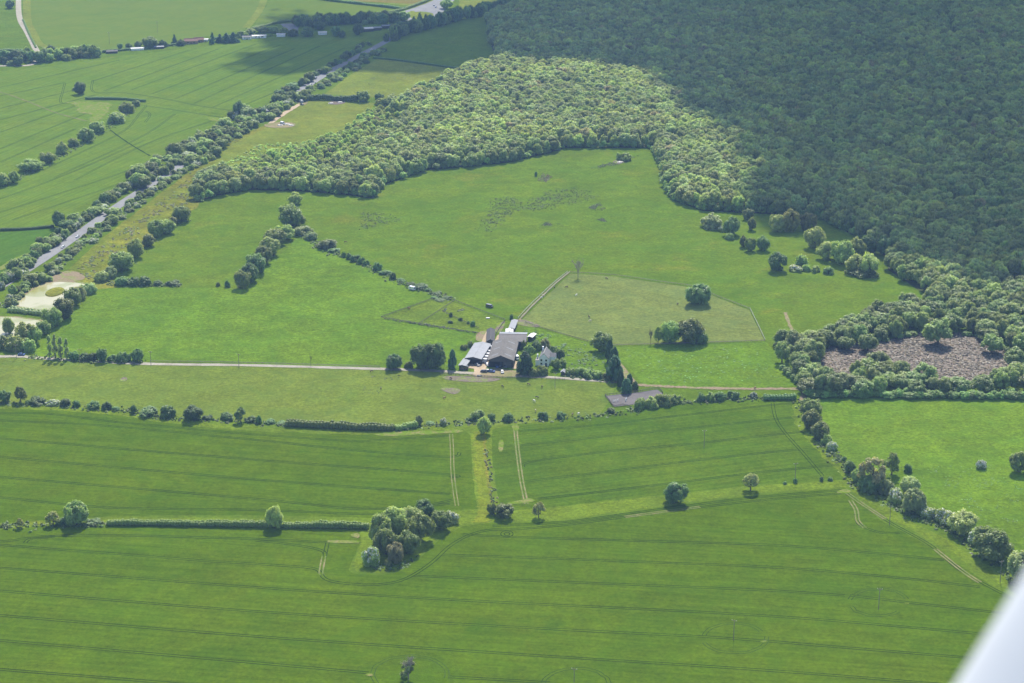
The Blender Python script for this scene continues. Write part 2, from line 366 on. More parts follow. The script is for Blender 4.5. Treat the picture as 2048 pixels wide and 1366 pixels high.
sheet('paddock', [(764, 636), (870, 597), (903, 602), (1008, 641), (985, 662), (955, 667), (836, 648)], M['paddock'], Z1)
sheet('pasture', [(1630, 797), (2400, 797), (2400, 1330), (2060, 1125), (1960, 1060), (1850, 1000), (1705, 940), (1665, 890), (1645, 840)], M['pasture2'], Z1)
sheet('rough_strip', [(60, 590), (130, 545), (200, 480), (330, 380), (400, 328), (480, 270), (545, 245), (420, 345), (395, 415), (350, 440), (225, 552), (235, 575), (190, 580), (120, 560)], M['rough'], Z1)
sheet('meadow', [(535, 255), (600, 203), (660, 200), (752, 206), (730, 228), (700, 262), (600, 292), (480, 330), (418, 350), (440, 300)], M['meadow'], Z1)
sheet('meadow', [(650, 188), (700, 150), (755, 117), (930, 141), (860, 182), (800, 205), (760, 196)], M['meadow'], Z1)
sheet('pasture', [(762, 113), (850, 64), (962, 36), (990, 60), (1000, 140), (940, 138)], M['grass'], Z1)
sheet('pasture', [(920, -20), (1060, -25), (1040, 6), (1000, 16), (918, 24)], M['meadow'], Z1)
sheet('pasture', [(-200, -60), (30, -60), (28, 50), (40, 92), (0, 98), (-200, 110)], M['grass'], Z1)

# grass margins and headlands
sheet('grass_margin', [(940, 852), (1018, 850), (984, 860), (986, 930), (1000, 1022), (1080, 1019), (1200, 1005), (1380, 986), (1500, 972), (1690, 962), (1692, 974), (1500, 988), (1280, 1018), (1130, 1040), (985, 1044), (920, 1050),
    (880, 1073), (842, 1110), (800, 1138), (760, 1147), (712, 1143), (706, 1128), (722, 1087), (722, 1060), (900, 1024), (955, 1020), (945, 930)], M['margin'], Z1 + 0.015)
ribbon('grass_margin', [(-300, 1050), (0, 1052), (110, 1046), (220, 1040), (500, 1042), (740, 1046)], 6, M['margin'], Z2, jit=0.2)
ribbon('grass_margin', [(-300, 797), (0, 812), (200, 822), (340, 842), (500, 857), (740, 865), (860, 858), (935, 853)], 7, M['margin'], Z2, jit=0.25)
ribbon('grass_margin', [(1600, 800), (1600, 840), (1640, 893), (1690, 945), (1720, 985), (1800, 1040), (1900, 1092), (1960, 1135), (2040, 1180)], 7, M['margin'], Z2, jit=0.25)
ribbon('grass_margin', [(958, 862), (962, 930), (970, 1000), (962, 1045)], 7, M['strip'], Z2, jit=0.35, n=20)
ribbon('ditch', [(968, 870), (970, 905), (975, 950), (983, 1005)], 1.6, M['rough'], Z3, jit=0.5, n=14)

# wheel tracks in the crops
def trams(parent, lines, gauge=1.65, wd=0.5, z=Z3, mat='tram', n=10):
    mb = MB()
    for L in lines:
        P = path_pts(L, n)
        for sgn in (-1, 1): add_ribbon(mb, P, wd, z + lift() * 0.5, sgn * gauge / 2, 0.12)
    o = mb.build('wheel_tracks', M[mat], parent); o['kind'] = 'stuff'; return o
def oval(cx, cy, rx, ry, a0=0, a1=360, n=26):
    return [(cx + rx * math.cos(R(a0 + (a1 - a0) * i / n)), cy + ry * math.sin(R(a0 + (a1 - a0) * i / n))) for i in range(n + 1)]
trams(crop_near, [
    [(-200, 1092), (0, 1083), (50, 1077), (110, 1072), (250, 1071), (400, 1075), (512, 1078), (655, 1085)], [(50, 1086), (62, 1078), (110, 1073)],
    [(512, 1081), (590, 1090), (640, 1100), (650, 1108)],
    [(-200, 1078), (0, 1090), (100, 1098), (250, 1109), (400, 1121), (512, 1128), (620, 1136), (641, 1146)],
    [(925, 1069), (1024, 1074), (1280, 1082), (1536, 1090), (1700, 1102), (1888, 1120)],
    [(885, 1110), (1024, 1114), (1280, 1124), (1536, 1134), (1760, 1152), (1960, 1174)],
    [(828, 1152), (1024, 1160), (1300, 1171), (1536, 1181), (1690, 1191)], [(1700, 1191), (1815, 1205), (2000, 1226), (2300, 1262)],
    [(-200, 1122), (0, 1136), (512, 1175), (770, 1192), (1024, 1206), (1536, 1232), (1965, 1268), (2300, 1300)],
    [(-200, 1166), (0, 1182), (512, 1223), (1024, 1254), (1400, 1273)], [(1400, 1273), (1540, 1283), (1940, 1316), (2300, 1345)],
    [(-200, 1214), (0, 1231), (512, 1273), (1024, 1308), (1536, 1341), (1900, 1370), (2100, 1386)],
    [(-200, 1263), (0, 1281), (512, 1326), (737, 1346)], [(898, 1354), (1024, 1361), (1100, 1366)],
    [(-200, 1322), (0, 1339), (300, 1363), (600, 1390)],
    [(655, 1085), (650, 1110), (642, 1143), (655, 1160), (700, 1168), (760, 1169), (810, 1158), (860, 1128), (900, 1092), (940, 1070), (980, 1060), (1024, 1059), (1130, 1050), (1280, 1030), (1500, 1003), (1680, 987)],
    [(985, 1052), (1130, 1044), (1280, 1024), (1500, 996), (1690, 980)],
    [(1690, 985), (1720, 1005), (1780, 1045), (1860, 1090), (1920, 1140), (2010, 1190), (2100, 1235)],
    [(1712, 1028), (1720, 1050), (1760, 1065), (1800, 1066)],
    oval(1014, 1068, 9, 4.5, n=10)])
def ring(cx, cy_, rx, ry, a0, a1, sd_):
    r_ = random.Random(sd_); return [(x + r_.uniform(-1.2, 1.2), y + r_.uniform(-0.6, 0.6)) for x, y in oval(cx, cy_, rx, ry, a0, a1, 16)]
trams(crop_near, [ring(820, 1349, 75, 37, 150, 372, 1), ring(1470, 1277, 64, 29, -10, 165, 2), ring(1468, 1275, 60, 28, 185, 335, 3), ring(1757, 1205, 58, 27, 190, 345, 4), ring(1755, 1206, 54, 26, 40, 165, 5), ring(1153, 1370, 66, 33, 175, 372, 6)], wd=0.42, mat='tramfar')
trams(crop_near, [[(648, 1112), (642, 1145), (646, 1150)], [(655, 1083), (690, 1084), (719, 1085)], [(1690, 983), (1720, 1005), (1770, 1038)], [(1700, 1000), (1712, 1020), (1716, 1042), (1730, 1056)],
    [(1870, 1098), (1925, 1142), (1960, 1165)], [(1250, 1034), (1400, 1014)]], wd=0.75, z=Z4, mat='tramtan')
trams(crop_left, [
    [(-200, 818), (0, 826), (100, 828), (250, 846), (512, 869), (700, 882), (760, 880), (900, 871)],
    [(-200, 830), (0, 841), (200, 851), (512, 880), (700, 900), (890, 914), (920, 905)],
    [(-200, 860), (0, 877), (512, 920), (885, 948), (900, 955)],
    [(-200, 896), (0, 914), (512, 959), (900, 988)],
    [(-200, 936), (0, 954), (512, 998), (720, 1018), (900, 1008)],
    [(-200, 978), (0, 995), (180, 1013), (330, 1018), (512, 1020), (740, 1028), (820, 1018), (905, 1000)]], wd=0.5)
trams(crop_left, [[(902, 868), (904, 900), (905, 940), (909, 980), (914, 1012)]], wd=0.55, z=Z4, mat='tramtan')
trams(crop_right, [
    [(1038, 862), (1200, 850), (1380, 829), (1536, 811), (1600, 806)],
    [(1040, 891), (1200, 874), (1380, 856), (1536, 840), (1602, 834)],
    [(1046, 934), (1062, 924), (1200, 905), (1380, 888), (1536, 871), (1625, 862)],
    [(1051, 963), (1200, 945), (1380, 922), (1536, 905), (1650, 896)],
    [(1076, 998), (1200, 984), (1380, 962), (1536, 943), (1680, 930)],
    [(1545, 806), (1552, 838), (1572, 868), (1605, 905), (1645, 952)]], wd=0.45)
trams(crop_right, [[(1030, 849), (1035, 900), (1043, 960), (1053, 1008)]], wd=0.8, z=Z4, mat='tramtan')
ul = [[(186, 162), (377, 101)], [(208, 182), (437, 98)], [(262, 180), (512, 88)], [(304, 188), (560, 90)], [(350, 198), (590, 97)], [(388, 207), (640, 92)], [(425, 215), (690, 96)], [(455, 224), (640, 147)],
      [(0, 175), (240, 120)], [(0, 192), (130, 165)], [(0, 217), (150, 180)], [(0, 240), (190, 190)], [(0, 265), (170, 205)], [(0, 298), (200, 215)], [(0, 325), (150, 258)],
      [(130, 166), (125, 185), (122, 205), (150, 206), (220, 200)], [(186, 160), (188, 184), (250, 186), (330, 198), (400, 212), (470, 222)]]
trams(crop_north, ul, wd=0.6, n=8, mat='tramfar')
trams(crop_mid, [[(-150, 440), (0, 398), (150, 342), (290, 280)], [(-150, 470), (0, 425), (240, 347), (340, 305)], [(25, 440), (240, 367), (290, 340)], [(85, 341), (230, 272), (262, 250)], [(110, 355), (280, 275), (350, 228)],
      [(150, 360), (300, 285), (425, 242)], [(262, 250), (290, 215), (300, 213), (400, 228), (460, 238)], [(290, 245), (300, 230), (292, 222)]], wd=0.6, n=8, mat='tramfar')
ribbon('footpath', [(-60, 172), (0, 184), (60, 205), (110, 225), (175, 243)], 1.6, M['tramtan'], Z4, crop_north, jit=0.3)
ribbon('footpath', [(220, 260), (255, 285), (300, 312)], 1.6, M['tram'], Z4, crop_mid, jit=0.3)
for pts in ([(120, 205), (180, 203), (230, 206), (215, 226), (190, 248), (176, 246), (188, 228), (150, 226), (160, 212)], [(420, 233), (465, 240), (458, 246), (410, 240)], [(655, 1081), (719, 1081), (719, 1087), (655, 1087)], [(698, 1069), (719, 1066), (719, 1077), (706, 1075)],
            [(1668, 986), (1690, 977), (1706, 984), (1694, 988)], [(738, 868), (860, 864), (925, 859), (928, 866), (860, 868), (770, 874)], [(998, 880), (1008, 880), (1006, 904), (996, 904)], [(1022, 850), (1038, 850), (1038, 862), (1026, 862)],
            [(1045, 1000), (1062, 996), (1075, 1004), (1020, 1010), (1010, 1006)], [(728, 1349), (742, 1346), (748, 1352), (736, 1353)], [(1516, 1283), (1536, 1281), (1530, 1287)], [(1805, 1207), (1820, 1205), (1816, 1210)],
            [(150, 438), (200, 400), (205, 402), (160, 440)], [(0, 530), (55, 505), (60, 512), (0, 545)], [(2010, 1160), (2025, 1166), (2020, 1170)]):
    sheet('bare_soil', pts, M['soil'], Z3 + 0.01, smooth=1, rag=3.5)

# worn ground
def worn_mat(name, soil):
    m, t, out = newmat(name); pos = N(t, 'ShaderNodeNewGeometry').outputs['Position']
    n = noise_tex(t, pos, 0.11, 6, 0.7, 0.8); c = mix(t, mrange(t, n, 0.36, 0.52), (0.125, 0.165, 0.035), soil)
    c = bright(t, c, mrange(t, noise_tex(t, pos, 0.8, 3, 0.6), 0.3, 0.7, 0.75, 1.25))
    b = N(t, 'ShaderNodeBsdfDiffuse'); t.links.new(c, b.inputs['Color']); t.links.new(b.outputs[0], out.inputs[0]); return m
M['worn_mud'] = worn_mat('worn_mud', (0.125, 0.105, 0.08)); M['worn_dirt'] = worn_mat('worn_dirt', (0.17, 0.135, 0.085))
for pts, mt in (([(880, 752), (950, 752), (1010, 757), (985, 764), (940, 765), (890, 760)], 'mud'), ([(877, 777), (900, 775), (925, 779), (912, 790), (895, 786)], 'mud'), ([(236, 762), (246, 754), (256, 756), (252, 764)], 'mud'),
                ([(1022, 640), (1045, 638), (1085, 652), (1070, 656), (1035, 650)], 'mud'), ([(985, 662), (1005, 643), (1012, 642), (1002, 668)], 'mud'), ([(955, 664), (984, 660), (976, 684), (955, 684), (950, 676)], 'paddockworn'),
                ([(1222, 704), (1235, 740), (1262, 768), (1280, 772), (1262, 752), (1246, 730)], 'dirt'), ([(90, 560), (130, 540), (162, 545), (175, 560), (120, 566)], 'dirt'), ([(20, 612), (48, 590), (90, 566), (180, 566), (182, 572), (90, 580)], 'dirt'),
                ([(1222, 325), (1238, 316), (1258, 318), (1240, 330)], 'mud')):
    sheet('worn_ground', pts, M['worn_' + ('dirt' if mt == 'paddockworn' else mt)], Z2, smooth=2, rag=3.0)

# roads
ROAD = [(-160, 668), (-60, 612), (0, 573), (60, 535), (120, 495), (190, 445), (250, 403), (400, 307), (545, 215), (600, 181), (650, 149), (700, 121), (750, 95), (780, 78), (812, 56), (840, 38), (862, 20), (885, 2), (930, -30), (1000, -80)]
road = ribbon('road', ROAD, 9.0, M['asphalt'], Z2, n=10)
mk = MB(); RP = path_pts(ROAD, 24)
for o_ in (-3.7, 3.7): add_ribbon(mk, RP, 0.2, Z2 + 0.10, o_)
acc = 0
for i in range(len(RP) - 1):
    a, b = RP[i], RP[i + 1]; L = (b - a).length; s_ = 0
    while s_ < L:
        if (acc + s_) % 9 < 5:
            e = min(s_ + 1, L); add_ribbon(mk, [a.lerp(b, s_ / L), a.lerp(b, e / L)], 0.18, Z2 + 0.10)
        s_ += 1
    acc += L
o = mk.build('road_markings', M['paint'], road); o['kind'] = 'stuff'
ribbon('slip_road', [(640, 47), (700, 40), (760, 34), (800, 27), (835, 17), (870, 4), (900, -16)], 11, M['asphalt'], Z2 + 0.01)
sheet('roundabout', [(778, 34), (800, 26), (835, 14), (880, -4), (905, -20), (918, -10), (900, 10), (882, 28), (872, 36), (848, 44), (822, 46), (800, 42)], M['asphalt'], Z2 + 0.02, smooth=1)
sheet('grass_island', [(818, 30), (835, 22), (868, 26), (866, 35), (840, 40), (822, 38)], M['meadow'], Z3, smooth=2)
sheet('grass_island', [(812, 26), (826, 21), (832, 25), (818, 31)], M['meadow'], Z3, smooth=1)
ribbon('lane', [(40, -90), (37, 0), (40, 38), (54, 64), (68, 92), (76, 112), (60, 130), (0, 132), (-80, 140)], 6.5, M['track'], Z2)
ribbon('grass_verge', [(56, -60), (54, 30), (66, 66), (86, 92), (140, 98), (240, 102)], 9, M['meadow'], Z2 + 0.01)
ribbon('grass_verge', [(545, -60), (524, 10), (505, 40), (492, 56)], 9, M['meadow'], Z2 + 0.01)
ribbon('farm_track', [(-200, 700), (-60, 709), (0, 713), (40, 713), (120, 719), (300, 728), (500, 731), (760, 738), (850, 741), (920, 745), (955, 748)], 4.2, M['track'], Z2, jit=0.12, n=14)
ribbon('farm_track', [(1020, 752), (1050, 752), (1130, 757), (1230, 764)], 4.0, M['track'], Z2, jit=0.12, n=14)
ribbon('dirt_track', [(1230, 764), (1280, 770), (1330, 773), (1400, 776), (1500, 778), (1600, 779), (1606, 795), (1604, 803)], 3.6, M['worn_dirt'], Z2, jit=0.35, n=16)
ribbon('dirt_track', [(1570, 625), (1577, 645), (1584, 660)], 2.2, M['dirt'], Z2, jit=0.3)
ribbon('fenced_path', [(1039, 640), (1062, 614), (1087, 590), (1112, 566), (1138, 545)], 1.4, M['dirt'], Z2, jit=0.2)
sheet('farmyard', [(938, 750), (960, 744), (990, 736), (1005, 738), (1034, 742), (1040, 752), (1010, 755), (960, 753)], M['dirt'], Z2 + 0.01)
sheet('farmyard', [(945, 751), (948, 738), (935, 736), (932, 728), (952, 726), (963, 722), (975, 700), (994, 672), (1000, 668), (1003, 676), (990, 702), (976, 728), (970, 742), (955, 753)], M['sand'], Z3)
sheet('farmyard', [(963, 686), (968, 672), (974, 662), (984, 662), (978, 684)], M['sand'], Z3)
sheet('farmyard', [(1024, 738), (1030, 722), (1036, 724), (1036, 738)], M['sand'], Z3)
sheet('riding_arena', [(1210, 792), (1276, 785), (1314, 779), (1326, 788), (1300, 800), (1269, 809), (1228, 814)], M['arena'], Z2, rag=0)
ribbon('dirt_track', [(535, 252), (560, 233), (585, 217), (603, 207)], 5, M['sand'], Z2, jit=0.2)
sheet('hardstanding', [(528, 248), (560, 244), (592, 246), (590, 254), (560, 257), (530, 254)], M['dirt'], Z3, smooth=1)
sheet('hardstanding', [(592, 203), (604, 199), (617, 203), (612, 210), (598, 210)], M['dirt'], Z3, smooth=1)
sheet('hardstanding', [(655, 206), (672, 200), (692, 203), (688, 208), (664, 210)], M['mud'], Z3, smooth=1)
sheet('hardstanding', [(560, 48), (600, 46), (596, 62), (580, 66)], M['asphalt'], Z2)

# ponds
def inset(pts, k):
    cx = sum(p[0] for p in pts) / len(pts); cy_ = sum(p[1] for p in pts) / len(pts)
    return [(cx + (x - cx) * k, cy_ + (y - cy_) * k) for x, y in pts]
P1 = [(24, 611), (48, 593), (64, 580.5), (84, 569), (113, 564), (140, 565), (161, 567), (176, 571), (160, 584), (140, 600), (122, 612), (111, 620), (90, 620), (56, 616)]
P2 = [(-60, 640), (-20, 634), (0, 635), (32, 635), (53, 638.5), (85, 642), (78, 654), (58, 664), (40, 672), (22, 690), (0, 690), (-40, 690), (-70, 670)]
for p in (P1, P2):
    sheet('pond_bank', inset(p, 1.10), M['worn_dirt'], Z2 + 0.01, smooth=1)
    sheet('pond_water', p, M['water'], Z3 + 0.02, smooth=1, rag=0.4)
isl = MB(); c0 = G(110, 585); n_ = 24
ring = [G(110 + 20 * math.cos(2 * math.pi * i / n_), 585 - 4 * math.cos(2 * math.pi * i / n_) + 8.5 * math.sin(2 * math.pi * i / n_)) for i in range(n_)]
vv = []
for k, zz in ((1.0, 0.05), (0.93, 0.7), (0.6, 1.0)):
    vv += [(c0.x + (p.x - c0.x) * k, c0.y + (p.y - c0.y) * k, zz) for p in ring]
ff = [(r_ * n_ + i, r_ * n_ + (i + 1) % n_, (r_ + 1) * n_ + (i + 1) % n_, (r_ + 1) * n_ + i) for r_ in range(2) for i in range(n_)] + [tuple(range(2 * n_, 3 * n_))]
isl.add(vv, ff); tag(isl.build('pond_island', M['rough']), kind='structure')
# ------------------------------------------------------------------ foliage
def ico(sub):
    bm = bmesh.new(); bmesh.ops.create_icosphere(bm, subdivisions=sub, radius=1.0)
    v = np.array([x.co[:] for x in bm.verts]); f = np.array([[q.index for q in p.verts] for p in bm.faces]); bm.free(); return v, f
ICO1 = ico(1); ICO2 = ico(2)
def foliage(clumps, rs, leaf=0.08, per=26, core=0.86, zmin=0.0, up=True, dens=None, sub=1):
    """clumps: (x, y, z, r[, sz]) lumps of leaves: a knobbly body plus loose leaf faces standing off it. Returns verts, faces"""
    V, F = [], []; b = 0
    iv, if_ = ICO1 if sub == 1 else ICO2
    cs = np.array([c[:3] for c in clumps]); ctr = cs.mean(0)
    for c in clumps:
        p = np.array(c[:3]); r = c[3]; sz = c[4] if len(c) > 4 else 1.0
        sc = np.array([1, 1, sz])
        if core > 0:
            jit = 1 + rs.uniform(-0.22, 0.16, (len(iv), 1))
            vv = p + iv * r * core * jit * sc
            vv[:, 2] = np.maximum(vv[:, 2], zmin)
            V.append(vv); F += (if_ + b).tolist(); b += len(vv)
        n = int(per * (dens or 1.0))
        d = rs.normal(size=(n, 3)); d /= np.linalg.norm(d, axis=1)[:, None]
        if up:
            o = p - ctr; o = o / (np.linalg.norm(o) + 1e-6)
            flip = (d @ o) < -0.25; d[flip] *= -1
        q = p + d * (r * rs.uniform(0.80, 1.10, (n, 1))) * sc
        q[:, 2] = np.maximum(q[:, 2], zmin + 0.01)
        nn = 0.75 * d + np.array([0, 0, 0.75]) + rs.normal(scale=0.45, size=(n, 3)); nn /= np.linalg.norm(nn, axis=1)[:, None]
        a = np.cross(nn, rs.normal(size=(n, 3))); a /= np.linalg.norm(a, axis=1)[:, None]; e = np.cross(nn, a)
        s = leaf * rs.uniform(0.55, 1.25, (n, 1))
        quad = np.stack([q - a * s, q - e * s * 0.7, q + a * s, q + e * s * 0.7], 1).reshape(-1, 3)
        V.append(quad); idx = np.arange(n * 4).reshape(-1, 4) + b; F += idx.tolist(); b += n * 4
    return np.concatenate(V), F
def ellip_clumps(rs, n, rx, z0, z1, cr, bottom=0.15, fill=0.82):
    out = []; zc = (z0 + z1) / 2; hz = (z1 - z0) / 2; k = 0
    while len(out) < n and k < n * 30:
        k += 1
        d = rs.normal(size=3); d /= np.linalg.norm(d)
        if d[2] < -0.55 and rs.rand() > bottom: continue
        t = rs.uniform(0.62, 1.0) * fill; lump = 1 + 0.16 * math.sin(3 * math.atan2(d[1], d[0]) + n) + rs.uniform(-0.08, 0.08)
        r = cr * rs.uniform(0.7, 1.25)
        p = np.array([d[0] * rx * t * lump, d[1] * rx * t * lump, zc + d[2] * hz * t])
        if all(np.linalg.norm(p - np.array(q[:3])) > 0.55 * r for q in out): out.append((*p, r))
    return out
def norm_mesh(name, v, f, mat, H, smooth_core=True):
    v = v.copy(); v[:, 2] /= H
    me = mesh_np(name, v.tolist(), f, mat); 
    me.polygons.foreach_set('use_smooth', [len(q) == 3 for q in f]); return me
VAR = {}
def variant(kind, n_var):
    VAR[kind] = []
    for i in range(n_var):
        rs = np.random.RandomState(100 + i * 17 + hash_kind(kind))
        limbs = MB()
        if kind == 'oak':
            H = 1.6; cl = ellip_clumps(rs, 50, 0.88, 0.02, H - 0.10, 0.26, bottom=0.5); leaf, per, core, zmin = 0.062, 76, 0.76, 0.06
        elif kind == 'wood':
            H = 2.1; cl = ellip_clumps(rs, 36, 0.86, 0.1, H - 0.12, 0.29, bottom=0.3); leaf, per, core, zmin = 0.070, 70, 0.77, 0.05
        elif kind == 'airy':
            H = 2.0; cl = ellip_clumps(rs, 46, 0.86, 0.14, H - 0.1, 0.20, bottom=0.4); leaf, per, core, zmin = 0.062, 66, 0.45, 0.2
        elif kind == 'bush':
            H = 1.2; cl = ellip_clumps(rs, 26, 0.80, -0.25, H - 0.16, 0.30, bottom=0.6); cl = [(c[0], c[1], max(c[2], 0.12), c[3]) for c in cl]; leaf, per, core, zmin = 0.075, 66, 0.77, 0.0
        elif kind == 'cyp':
            H = 3.0; cl = []
            for k in range(60):
                z = rs.uniform(0.05, 0.97); prof = (min(z / 0.18, 1) ** 0.5) * (1 - z ** 2.2) ** 0.75
                a = rs.uniform(0, 6.28); rr = prof * 0.82
                cl.append((rr * math.cos(a), rr * math.sin(a), z * H * 0.96, 0.20 + 0.1 * prof, 1.7))
            for k in range(8): cl.append((0, 0, H * (0.08 + 0.1 * k), 0.62 * max(0.25, 1 - (k / 8) ** 2), 1.2))
            leaf, per, core, zmin = 0.07, 26, 0.9, 0.0
        elif kind == 'conifer':
            H = 3.0; cl = []
            for k in range(54):
                z = rs.uniform(0.06, 0.98); rr = (1 - z) * 0.9; a = rs.uniform(0, 6.28)
                cl.append((rr * math.cos(a), rr * math.sin(a), z * H * 0.95, 0.14 + 0.2 * (1 - z), 0.7))
            for k in range(7): cl.append((0, 0, H * (0.1 + 0.11 * k), 0.7 * (1 - k / 8.0)))
            leaf, per, core, zmin = 0.08, 26, 0.9, 0.0
        elif kind == 'poplar':
            H = 6.0; cl = []
            for k in range(46):
                z = rs.uniform(0.12, 0.98); prof = math.sin(math.pi * min(1, (z * 0.9 + 0.1))) ** 0.5; a = rs.uniform(0, 6.28); rr = prof * 0.6 * rs.uniform(0.3, 1)
                cl.append((rr * math.cos(a), rr * math.sin(a), z * H * 0.96, 0.30, 1.6))
            leaf, per, core, zmin = 0.12, 22, 0.6, 0.2
        v, f = foliage(cl, rs, leaf, per, core, zmin)
        cm = norm_mesh('crown', v, f, M['woodleaf'] if kind == 'wood' else M['leaf'], H)
        top = {'oak': 1.0, 'airy': 1.3, 'wood': 1.2, 'poplar': 5.0}.get(kind, 0.6)
        rad = {'airy': 0.07, 'poplar': 0.12}.get(kind, 0.085)
        limbs.tube((0, 0, -0.05), (0.02, 0.01, top * 0.55), rad, rad * 0.75, 7); limbs.tube((0.02, 0.01, top * 0.55), (0, 0, top), rad * 0.75, rad * 0.3, 6)
        for k in range(6):
            c = cl[k * 3 % len(cl)]; limbs.tube((0.015, 0.01, top * (0.4 + 0.07 * k)), (c[0] * 0.85, c[1] * 0.85, c[2]), rad * 0.45, rad * 0.12, 5)
        tv = np.array(limbs.v); tm = norm_mesh('trunk', tv, limbs.f, M['bark'], H)
        bl = None
        if kind == 'bush':
            n = 620; q = []
            for c in cl:
                if c[2] > 0.25: q.append(c)
            V, F = [], []
            for k in range(n):
                c = q[rs.randint(len(q))]; d = rs.normal(size=3); d[2] = abs(d[2]) * 0.9 - 0.1; d /= np.linalg.norm(d)
                p = np.array(c[:3]) + d * c[3] * rs.uniform(0.95, 1.12); s = 0.058 * rs.uniform(0.5, 1.3)
                a = np.cross(d, rs.normal(size=3)); a /= np.linalg.norm(a); e = np.cross(d, a); b = len(V)
                V += [p - a * s, p - e * s, p + a * s, p + e * s]; F.append((b, b + 1, b + 2, b + 3))
            V = np.array(V); bl = norm_mesh('blossom', V, F, M['blossom'], H)
        VAR[kind].append((cm, tm, bl))
def hash_kind(k): return sum(ord(c) * (i + 3) for i, c in enumerate(k)) % 1000
M['blossom'] = plain('blossom', (0.58, 0.58, 0.50), 0.8, 0.12, 5.0)
for k, n in (('oak', 5), ('wood', 5), ('airy', 3), ('bush', 5), ('cyp', 2), ('conifer', 2), ('poplar', 2)): variant(k, n)

def bare_mesh(seed, H=2.2, spread=0.9, levels=4, name='limbs'):
    rs = random.Random(seed); mb = MB()
    def grow(p, d, L, r, lv):
        q = p + d * L; mb.tube(p, q, r, r * 0.65, 4)
        if lv == 0: return
        for k in range(3):
            nd = (d + Vector((rs.uniform(-1, 1), rs.uniform(-1, 1), rs.uniform(-0.35, 0.55))) * spread).normalized()
            grow(q if k else p.lerp(q, 0.75), nd, L * rs.uniform(0.55, 0.85), r * 0.62, lv - 1)
    for k in range(3): grow(Vector((0, 0, 0)), Vector((rs.uniform(-0.22, 0.22), rs.uniform(-0.22, 0.22), 1)).normalized(), H * 0.33, 0.030, levels)
    return mb

TINT = dict(oak=(0.052, 0.072, 0.019), dark=(0.034, 0.056, 0.018), light=(0.072, 0.092, 0.026), pale=(0.090, 0.106, 0.034), olive=(0.066, 0.078, 0.024), brown=(0.058, 0.058, 0.030),
            grey=(0.066, 0.085, 0.036), cyp=(0.018, 0.038, 0.017), haw=(0.066, 0.086, 0.026), mid=(0.060, 0.081, 0.022))
TREES = []
def plant(x, yb, w_, h_, kind='oak', tint='oak', name='tree', label='', cat='tree', group=None, blossom=False, jitter=True):
    """one tree or bush standing where its foot is at picture place (x, yb); w_, h_ its width and height there in px"""
    if kind == 'bush' and h_ > 1.12 * w_ and w_ > 14: kind = 'oak'
    s = S(yb); dp = dep(yb); r = w_ / s / 2 * {'airy': 1.2, 'bush': 1.2, 'oak': 1.1}.get(kind, 1.05)
    yc = yb - 0.30 * w_ * math.sin(dp) * (1.0 if kind in ('bush', 'cyp', 'conifer') else 0.55)
    Hh = max((yc - (yb - h_)) / (s * math.cos(dp)) - 0.12 * r, 0.4) * (1.12 if kind == 'bush' else 1.0)
    p = G(x, yc); cm, tm, bl = VAR[kind][rng.randrange(len(VAR[kind]))]
    tc = TINT[tint] if isinstance(tint, str) else tint
    j = rng.uniform(0.9, 1.12) if jitter else 1
    tc = [tc[0] * j * rng.uniform(0.94, 1.08), tc[1] * j, tc[2] * j]
    rz = rng.uniform(0, 6.28)
    if kind == 'bush':
        o = link(name, cm); o.location = (p.x, p.y, -0.02); k_ = rng.uniform(0.82, 1.22); o.scale = (r * k_, r / k_, Hh); o.rotation_euler = (0, 0, rz); o['tint'] = tc
        if blossom and bl:
            link('blossom', bl, o)
            if x == 1962:
                for k_ in (1.6, 3.4, 4.9): q_ = link('blossom', bl, o); q_.rotation_euler.z = k_
    else:
        k_ = rng.uniform(0.9, 1.12); o = empty(name, (p.x, p.y, 0), rz); o.scale = (r * k_, r / k_, Hh)
        c = link('crown', cm, o); c['tint'] = tc
        link('trunk', tm, o)
    tag(o, label, cat, group); TREES.append(o); return o

# ---- ordinal words for things in a row
ORD = 'first second third fourth fifth sixth seventh eighth ninth tenth eleventh twelfth thirteenth fourteenth fifteenth sixteenth seventeenth eighteenth nineteenth twentieth'.split()
TENS = 'twent thirt fort fift sixt sevent eight ninet'.split()
def ordinal(i):
    i += 1
    if i > 100: return 'hundred-and-' + ordinal(i - 101)
    if i == 100: return 'hundredth'
    if i <= 20: return ORD[i - 1]
    t_, u_ = divmod(i, 10); return TENS[t_ - 2] + ('ieth' if u_ == 0 else 'y-' + ORD[u_ - 1])
def row(items, name, cat, where, group, desc='bush', default=('bush', 'dark')):
    """things along a line, listed from the left"""
    for i, it in enumerate(items):
        x, yb, w_, h_ = it[:4]; kind, tint = (it[4], it[5]) if len(it) > 5 else default; bl = len(it) > 6
        col_w = {'oak': 'green', 'dark': 'dark green', 'light': 'light green', 'pale': 'yellow-green', 'olive': 'olive', 'brown': 'brownish', 'grey': 'grey-green', 'haw': 'green', 'mid': 'green', 'cyp': 'blackish green'}[tint]
        d = ('white-flecked ' if bl else '') + col_w + ' ' + ({'bush': 'bush', 'cyp': 'conifer', 'conifer': 'conifer', 'poplar': 'poplar'}.get(kind, 'tree'))
        nm = {'bush': 'bush', 'cyp': 'cypress_tree', 'conifer': 'conifer_tree', 'poplar': 'poplar_tree', 'oak': 'broadleaf_tree', 'airy': 'broadleaf_tree'}[kind]
        plant(x, yb, w_, h_, kind, tint, nm, f'{d}, {ordinal(i)} from the left {where}', 'bush' if kind == 'bush' else 'tree', group, bl)

